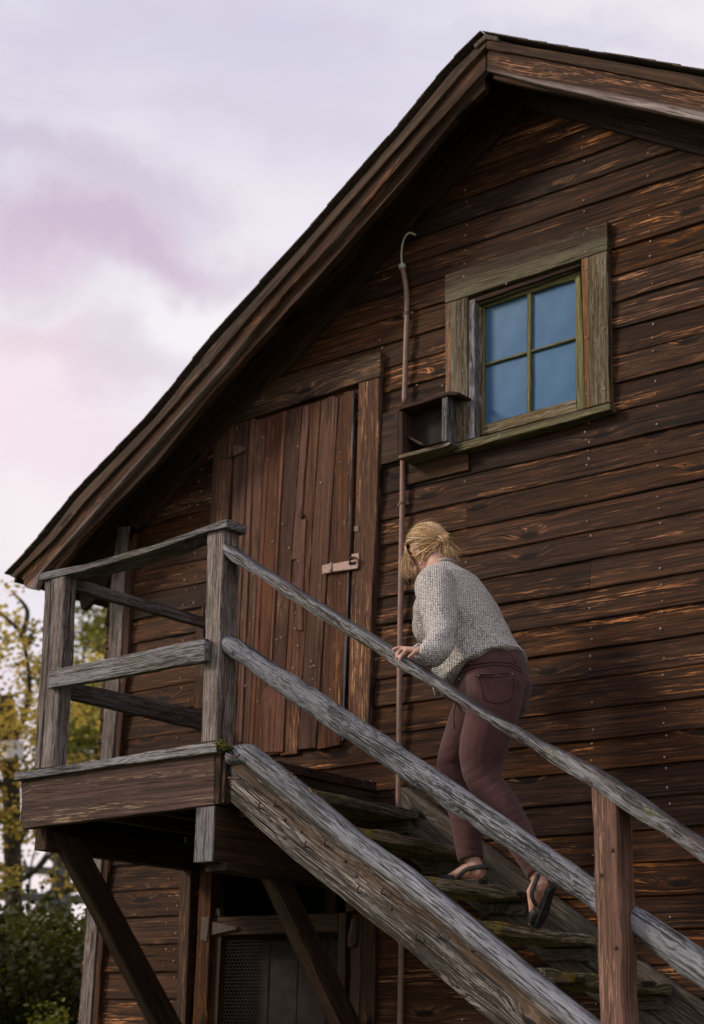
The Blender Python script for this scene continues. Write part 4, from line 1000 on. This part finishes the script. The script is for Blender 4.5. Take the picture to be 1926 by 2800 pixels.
stitch('pocket_seam', [(822, 1236), (940, 1236), (1070, 1226)], .0022)
stitch('pocket_seam', [(822, 1254), (940, 1254), (1070, 1244)], .0016)
stitch('pocket_seam', [(822, 1240), (845, 1330), (862, 1420), (960, 1450), (1058, 1420), (1078, 1330), (1072, 1230)], .0016)
stitch('side_seam', [(690, 1270), (660, 1400), (640, 1560), (650, 1648)], .0018)
for L in ([(745, 1100), (752, 1175)], [(1060, 1070), (1092, 1160)]): stitch('belt_loop', L, .006, M_DENIM)
for q in ((822, 1243), (1068, 1234), (683, 1268)):
    c = on(*r6([q])[0])
    if c: bm = bmesh.new(); blob(bm, c, (.006, .006, .006), None, 1); bm_obj('rivet', bm, M_RIVET, Matrix.Translation(c), trousers, smooth=True)

# ---- sandals
def sandal(heel, toe, n, strap=True):
    ax = (toe-heel); L = ax.length; ax.normalize(); s = ax.cross(n).normalized()
    out = [(-.03, -.02), (-.035, .0), (-.03, .02), (0, .034), (.3, .033), (.6, .043), (.85, .045), (1.0, .036), (1.10, .015), (1.10, -.012), (1.0, -.036), (.85, -.043), (.6, -.038), (.3, -.030), (0, -.034)]
    pts = [heel + ax*(L*a) + s*b - n*.001 for a, b in out]
    so = slab('sandal', pts, -n, .020, ax, M_SANDAL, woman, bev=.003, rough=0, step=1)
    def strap_(f, h, w):
        c = heel + ax*(L*f); P = [c + s*math.cos(a)*w + n*(math.sin(a)*h) for a in (math.pi*i/10 for i in range(11))]
        bm = bmesh.new(); ringtube(bm, P, [(.014, .003)], 8, side=ax); bm_obj('strap', bm, M_SANDAL, Matrix.Translation(c), so, smooth=True)
    bm = bmesh.new(); U = [heel + ax*(L*t) + n*.004 for t in (.60, .70, .85, 1.0, 1.09)]
    ringtube(bm, U, [(.042, .030), (.047, .033), (.049, .030), (.040, .024), (.012, .008)], 16, side=s); bm_obj('toe_upper', bm, M_SANDAL, Matrix.Translation(U[0]), so, smooth=True)
    ins = [heel + ax*(L*a) + s*b*.92 + n*.0015 for a, b in out]; slab('insole', ins, -n, .003, ax, M_TAN, so, bev=.001, rough=0, step=1)
    P = [heel + ax*(L*.50) + s*.040 + n*.005, heel + ax*(L*.25) + s*.043 + n*.040, heel - ax*.030 + n*.052, heel + ax*(L*.25) - s*.043 + n*.040, heel + ax*(L*.50) - s*.040 + n*.005]
    bm = bmesh.new(); ringtube(bm, catmull(P, 5), [(.003, .010)], 8, side=s); bm_obj('heel_strap', bm, M_SANDAL, Matrix.Translation(heel), so, smooth=True)
sandal(RH, RT, ZV); sandal(LH, LT, LN)

# ---- hair
def hair():
    K = V((-.078, -.004, -.028))          # knot, in head axes (front, her right, up)
    R3 = V((.102, .084, .110)); O3 = V((-.010, 0, .012))
    def sp(d, k=1.0): q = V((d.x*R3.x, d.y*R3.y, d.z*R3.z))*k + O3; return hp(q.x, q.y, q.z)
    bm = bmesh.new(); lay = bm.loops.layers.float_color.new('tone')
    # scalp cap
    M = Matrix.Translation(HC) @ HR.to_4x4(); tmp = bmesh.new(); bmesh.ops.create_icosphere(tmp, subdivisions=4, radius=1)
    vm = {}
    for f in tmp.faces:
        c = f.calc_center_median()
        if c.x > .30 and c.z < .42: continue
        if c.z < -.62: continue
        vs = []
        for v in f.verts:
            if v.index not in vm: vm[v.index] = bm.verts.new(sp(v.co, .985))
            vs.append(vm[v.index])
        nf = bm.faces.new(vs)
        for l in nf.loops: l[lay] = (.22, .22, .22, 1)
    tmp.free()
    def strand(P, w, tone):
        n = len(P); rings = []
        for i, p in enumerate(P):
            t = (P[min(i+1, n-1)]-P[max(i-1, 0)]).normalized(); s = t.cross(p-HC)
            s = s.normalized() if s.length > 1e-5 else t.orthogonal().normalized()
            u = t.cross(s).normalized(); r = w*(1-.75*(i/(n-1))**3)
            rings.append([bm.verts.new(p + s*r), bm.verts.new(p + u*r*.45), bm.verts.new(p - s*r), bm.verts.new(p - u*r*.45)])
        for A, B in zip(rings, rings[1:]):
            for j in range(4):
                f = bm.faces.new([A[j], A[(j+1) % 4], B[(j+1) % 4], B[j]]); f.smooth = True
                for l in f.loops: l[lay] = (tone, tone, tone, 1)
    kd = V((K.x/R3.x, K.y/R3.y, K.z/R3.z)).normalized()
    g = random.Random(3)
    for i in range(760):        # combed back from the hairline and parting to the knot
        a = g.uniform(-1, 1)
        if i % 3: st = V((g.uniform(.1, .75), a*.75, g.uniform(.55, 1)))
        else: st = V((g.uniform(-.5, .35), a, g.uniform(-.5, .9)))
        st.normalize(); st = st if st.length else V((0, 0, 1))
        lift = g.uniform(1.0, 1.10); bend = V((g.gauss(0, .05), g.gauss(0, .17), -.10*abs(a)+g.gauss(0, .09))); P = []
        side_ = 1 if st.y > 0 else -1
        for k in range(11):
            t = k/10; d = st.lerp(kd, t) + bend*math.sin(math.pi*t) + V((0, side_*.33*math.sin(math.pi*t)*abs(st.y), 0)); d.normalize()
            wv = math.sin(t*9+i)*.008
            P.append(sp(d, lift*(1+wv) if t < .9 else lift))
        strand(P, g.uniform(.0009, .0026), min(1, max(0, g.gauss(.5, .33))))
    for i in range(260):        # loose lengths falling beside the face
        s = -1 if i % 4 else 1; st = V((g.uniform(.25, .8), s*g.uniform(.05, .7), g.uniform(.45, .9))).normalized()
        p0 = sp(st, 1.03); out = V((g.uniform(.55, .95), s*g.uniform(.70, 1.0), g.uniform(-.3, .2))).normalized(); p1 = sp(out, g.uniform(1.03, 1.18))
        p2 = p1 + V((g.uniform(-.022, .022), g.uniform(-.02, .02), -g.uniform(.03, .06))); p3 = p2 + V((g.uniform(-.006, .040), g.uniform(-.015, .015), -g.uniform(.012, .055)))
        strand(catmull([p0, sp((st+out).normalized(), 1.08), p1, p2, p3], 4), g.uniform(.0010, .0022), min(1, max(0, g.gauss(.62, .22))))
    kc = hp(*K) + V((.018, 0, .0))
    for i in range(70):         # fly-away hairs
        st = V((g.uniform(-.8, .6), g.uniform(-.9, .9), g.uniform(-.1, 1))).normalized(); p0 = sp(st, 1.02); p1 = sp((st + V((-.4, g.gauss(0, .4), g.gauss(0, .2)))).normalized(), g.uniform(1.08, 1.22)); p2 = sp((st + V((-.8, g.gauss(0, .6), -.3))).normalized(), g.uniform(1.05, 1.35))
        strand(catmull([p0, p1, p2], 6), .0007, min(1, max(0, g.gauss(.75, .2))))
    for i in range(150):        # the knot: turned loops
        ph = g.uniform(0, 6.28); R = g.uniform(.012, .046); tl = g.uniform(-.7, .7); P = []
        for k in range(12):
            a = ph + k*.42; P.append(kc + HS*math.cos(a)*R + HU*math.sin(a)*R*.85 - HF*(.012*math.cos(a*1.7+tl) + .016 + (.046-R)*.7))
        strand(P, g.uniform(.0014, .0028), min(1, max(0, g.gauss(.45, .25))))
    for i in range(130):        # short ends escaping below the knot and over the nape
        s = g.uniform(-1, 1); p0 = kc + HS*s*.025; d = V((g.uniform(.1, .75), -s*.35*0 + g.uniform(-.3, .3), -g.uniform(.3, 1))).normalized(); l = g.uniform(.03, .105)
        strand(catmull([p0, p0 + d*l*.5 + V((g.uniform(0, .016), 0, .008)), p0 + d*l + V((g.uniform(-.005, .012), 0, -.006))], 4), g.uniform(.0009, .0022), min(1, max(0, g.gauss(.5, .25))))
    for i in range(120):        # behind the ears down towards the collar, on her right
        st = V((g.uniform(-.3, .3), g.uniform(.75, 1), g.uniform(-.2, .5))).normalized(); p0 = sp(st, 1.03); p1 = sp(V((-.6, .8, -.5)).normalized(), g.uniform(1.05, 1.2)); p2 = p1 + V((g.uniform(.02, .05), 0, -g.uniform(.02, .06)))
        strand(catmull([p0, p1, p2], 5), g.uniform(.001, .002), min(1, max(0, g.gauss(.5, .25))))
    me = bpy.data.meshes.new('hair'); bm.transform(Matrix.Translation(-HC)); bm.to_mesh(me); bm.free(); me.materials.append(M_HAIR)
    link('hair', me, Matrix.Translation(HC), woman)
hair()

# ------------------------------------------------------------------ trees, hedge, fence beyond the corner
def leaf_mat(name, a, b, c, t=.5):
    s = NT(name); tc = s.new('ShaderNodeTexCoord'); n = s.noise(tc.outputs['Object'], 2.2, 3, .6); n2 = s.noise(tc.outputs['Object'], 14, 2, .6)
    col = s.mix(s.mr(n.outputs[0], .42, .58), a, b); col = s.mix(s.mr(n2.outputs[0], .5, .75), col, c)
    s.put(s.b.inputs['Base Color'], col); s.b.inputs['Roughness'].default_value = .55; s.b.inputs['Specular IOR Level'].default_value = .3
    tr = s.new('ShaderNodeBsdfTranslucent'); s.put(tr.inputs[0], col); mx = s.new('ShaderNodeMixShader'); mx.inputs[0].default_value = t
    s.t.links.new(s.b.outputs[0], mx.inputs[1]); s.t.links.new(tr.outputs[0], mx.inputs[2]); s.t.links.new(mx.outputs[0], s.out.inputs[0]); return s.m
M_BARK = plain('bark', (.055, .042, .03), .95, 0, .5, 18, 1.)
M_LEAFA = leaf_mat('autumn leaves', (.09, .10, .014), (.60, .46, .08), (.75, .42, .14), .6)
M_LEAFB = leaf_mat('green leaves', (.035, .05, .008), (.15, .16, .02), (.60, .50, .12), .5)
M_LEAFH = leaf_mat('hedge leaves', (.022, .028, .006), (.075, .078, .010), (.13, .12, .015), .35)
M_LEAFY = leaf_mat('yellow green leaves', (.08, .10, .01), (.20, .19, .02), (.28, .24, .03), .4)
def leaves(name, clumps_, size, mat, par, per, seed):
    g = random.Random(seed); vs = []; fs = []; o = clumps_[0][0]
    for c, r in clumps_:
        for _ in range(int(per*(r/.3)**2)):
            d = V((g.gauss(0, 1), g.gauss(0, 1), g.gauss(0, .8))); d = d*(r*.5)
            p = c + d; a = V((g.gauss(0, 1), g.gauss(0, 1), g.gauss(0, .6))).normalized(); b = a.orthogonal().normalized(); s = size*g.uniform(.6, 1.3); b = b*s*.32; a = a*s*.5
            k = len(vs); m = a.cross(b).normalized()*s*.08
            vs += [p-a, p+b+m-a*.1, p+a, p-b+m-a*.1]; fs += [[k, k+1, k+2], [k, k+2, k+3]]
    return mesh_obj(name, vs, fs, mat, Matrix.Translation(o), par)
def tree(label, base, trunk_r, trunk, limbs, crown, size, mat, per, seed, group=None, name='tree'):
    t = empty(name, base, label=label, cat='tree')
    tr = tube_obj('trunk', trunk, trunk_r, M_BARK, t, seg=10)
    for L in limbs:
        bm = bmesh.new(); P = catmull(L, 5); n = len(P)
        ringtube(bm, P, [trunk_r*.42*(1-.8*i/n) for i in range(n)], 7); bm_obj('limb', bm, M_BARK, Matrix.Translation(P[0]), tr, smooth=True)
    if crown: leaves('crown', crown, size, mat, t, per, seed)
    return t
def g0_(x, y, d): p = PD(x, y, d); return V((p.x, p.y, 0))
def make_clumps(x0, x1, y0, y1, d0, d1, n, r0, r1, seed, keep=None):
    g = random.Random(seed); out = []
    while len(out) < n:
        x, y = g.uniform(x0, x1), g.uniform(y0, y1)
        if keep and g.random() > keep(x, y): continue
        out.append((PD(x, y, g.uniform(d0, d1)), g.uniform(r0, r1)))
    return out
# autumn tree at the left edge
dA = 17.
kA = lambda x, y: max(0., min(1., (y-1660)/330.))*(1 if y < 2270 else (.10 if x > 50 else .5))*(1 if x < 120 else .4)*(1. if noise.noise(V((x/95, y/95, 3.)))  > -.12 else .05)
tA = tree('autumn tree with yellow and orange leaves left of the landing post', tuple(g0_(30, 2600, dA)), .085,
     [g0_(30, 2700, dA), PD(30, 2700, dA), PD(32, 2600, dA), PD(38, 2480, dA), PD(34, 2300, dA), PD(30, 2100, dA), PD(10, 1900, dA)],
     [[PD(34, 2330, dA), PD(90, 2230, dA), PD(150, 2060, dA), PD(170, 1900, dA)], [PD(34, 2200, dA), PD(-40, 2060, dA), PD(-90, 1850, dA)], [PD(30, 2050, dA), PD(80, 1900, dA), PD(60, 1740, dA), PD(15, 1690, dA)],
      [PD(85, 1765, dA), PD(45, 1715, dA), PD(5, 1680, dA)], [PD(36, 2420, dA), PD(110, 2370, dA), PD(170, 2290, dA)], [PD(60, 1740, dA), PD(75, 1670, dA), PD(35, 1620, dA)]],
     make_clumps(-260, 300, 1640, 2430, 15.6, 18.6, 430, .08, .22, 11, kA) + make_clumps(-40, 90, 1600, 1760, 16, 18, 26, .05, .10, 12), .06, M_LEAFA, 95, 5)
# greener trees behind, seen between post and barn corner
dB = 24.
kB = lambda x, y: (.35 if y < 1950 and x < 215 else 1.)*(0. if y < 1600+max(0, 250-x)*1.3 else 1.)*(1. if noise.noise(V((x/70, y/70, 9.))) > -.15 else .1)
tB = tree('green leafy tree behind the barn corner between the railing posts', tuple(g0_(160, 2600, dB)), .12,
     [g0_(150, 2740, dB), PD(150, 2740, dB), PD(150, 2600, dB), PD(165, 2400, dB), PD(190, 2150, dB), PD(230, 1900, dB)],
     [[PD(165, 2400, dB), PD(120, 2250, dB), PD(95, 2150, dB)], [PD(180, 2250, dB), PD(215, 1950, dB), PD(228, 1800, dB), PD(240, 1700, dB)], [PD(160, 2450, dB), PD(200, 2330, dB), PD(260, 2250, dB)],
      [PD(190, 2100, dB), PD(200, 1950, dB), PD(200, 1880, dB)]],
     make_clumps(140, 480, 1600, 2250, 22.5, 26, 330, .14, .34, 21, kB), .08, M_LEAFB, 62, 6)
tC = tree('slender dark tree with forked bare stems under the landing', tuple(g0_(105, 2650, 20)), .06,
     [g0_(105, 2740, 20), PD(105, 2740, 20), PD(95, 2560, 20), PD(110, 2480, 20), PD(150, 2440, 20), PD(215, 2425, 20)],
     [[PD(90, 2560, 20), PD(80, 2480, 20), PD(85, 2370, 20), PD(110, 2290, 20)], [PD(160, 2700, 20), PD(160, 2520, 20), PD(158, 2390, 20), PD(165, 2300, 20)], [PD(80, 2400, 20), PD(130, 2330, 20), PD(150, 2280, 20)]],
     make_clumps(20, 260, 2270, 2360, 19, 21, 26, .06, .14, 31) + make_clumps(-150, 40, 2300, 2520, 19, 21, 50, .1, .22, 32), .06, M_LEAFB, 36, 7)
# hedge
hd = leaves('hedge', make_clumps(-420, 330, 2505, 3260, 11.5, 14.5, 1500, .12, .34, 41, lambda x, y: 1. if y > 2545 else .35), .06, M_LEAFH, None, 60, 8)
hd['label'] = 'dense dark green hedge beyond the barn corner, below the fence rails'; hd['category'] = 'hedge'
yb = leaves('bush', make_clumps(90, 175, 2745, 3260, 11.0, 11.5, 90, .05, .10, 51) , .045, M_LEAFY, None, 220, 9)
yb['label'] = 'small bright yellow green bush in front of the dark hedge'; yb['category'] = 'bush'
# dark core added inside the hedge so no light comes through its foot
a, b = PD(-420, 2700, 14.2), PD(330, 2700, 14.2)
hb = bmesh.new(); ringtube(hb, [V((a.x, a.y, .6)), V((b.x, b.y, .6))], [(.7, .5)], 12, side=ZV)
bm_obj('inner_light_block', hb, plain('hedge shade core', (.018, .026, .006), .95, 0, .5, 20, 1.), Matrix.Translation(a), hd)
# pen rails above the hedge
M_FENCE = plain('grey green fence paint', (.11, .125, .11), .8, 0, .25, 9)
fe = empty('fence', tuple(g0_(100, 2600, 21.5)), label='grey green post and rail fence seen through the trees', cat='fence')
def fslab(name, q, d):
    pts = [PD(x, y, d) for x, y in q]; n = (pts[1]-pts[0]).cross(pts[2]-pts[0]).normalized()
    if n.dot(pts[0]-CAM) < 0: n = -n
    slab(name, pts, n, .05, pts[1]-pts[0], M_FENCE, fe, rough=.004, step=.3)
fslab('rail', [(-250, 2425), (330, 2452), (330, 2478), (-250, 2450)], 21.5)
fslab('rail', [(-250, 2352), (330, 2380), (330, 2402), (-250, 2374)], 21.5)
for x in (-90, 187, 300): fslab('post', [(x-7, 2330), (x+7, 2330), (x+7, 3075), (x-7, 3075)], 21.56)
# white nest box on the tree
bx_ = empty('nest_box', tuple(PD(20, 2075, 16.4)), label='small white box with a dark opening among the leaves at the left edge', cat='box')
M_WHITE = plain('white paint', (.78, .77, .78), .6, 0, .05, 20)
q = PD(20, 2050, 16.4)
box('box_body', (q.x-.11, q.y, q.z-.08), (q.x+.07, q.y+.14, q.z+.09), 'x', M_WHITE, bx_, rough=0)
box('opening', (q.x-.06, q.y-.004, q.z-.01), (q.x-.01, q.y+.003, q.z+.05), 'x', M_BLACK, bx_, rough=0, bev=.001)
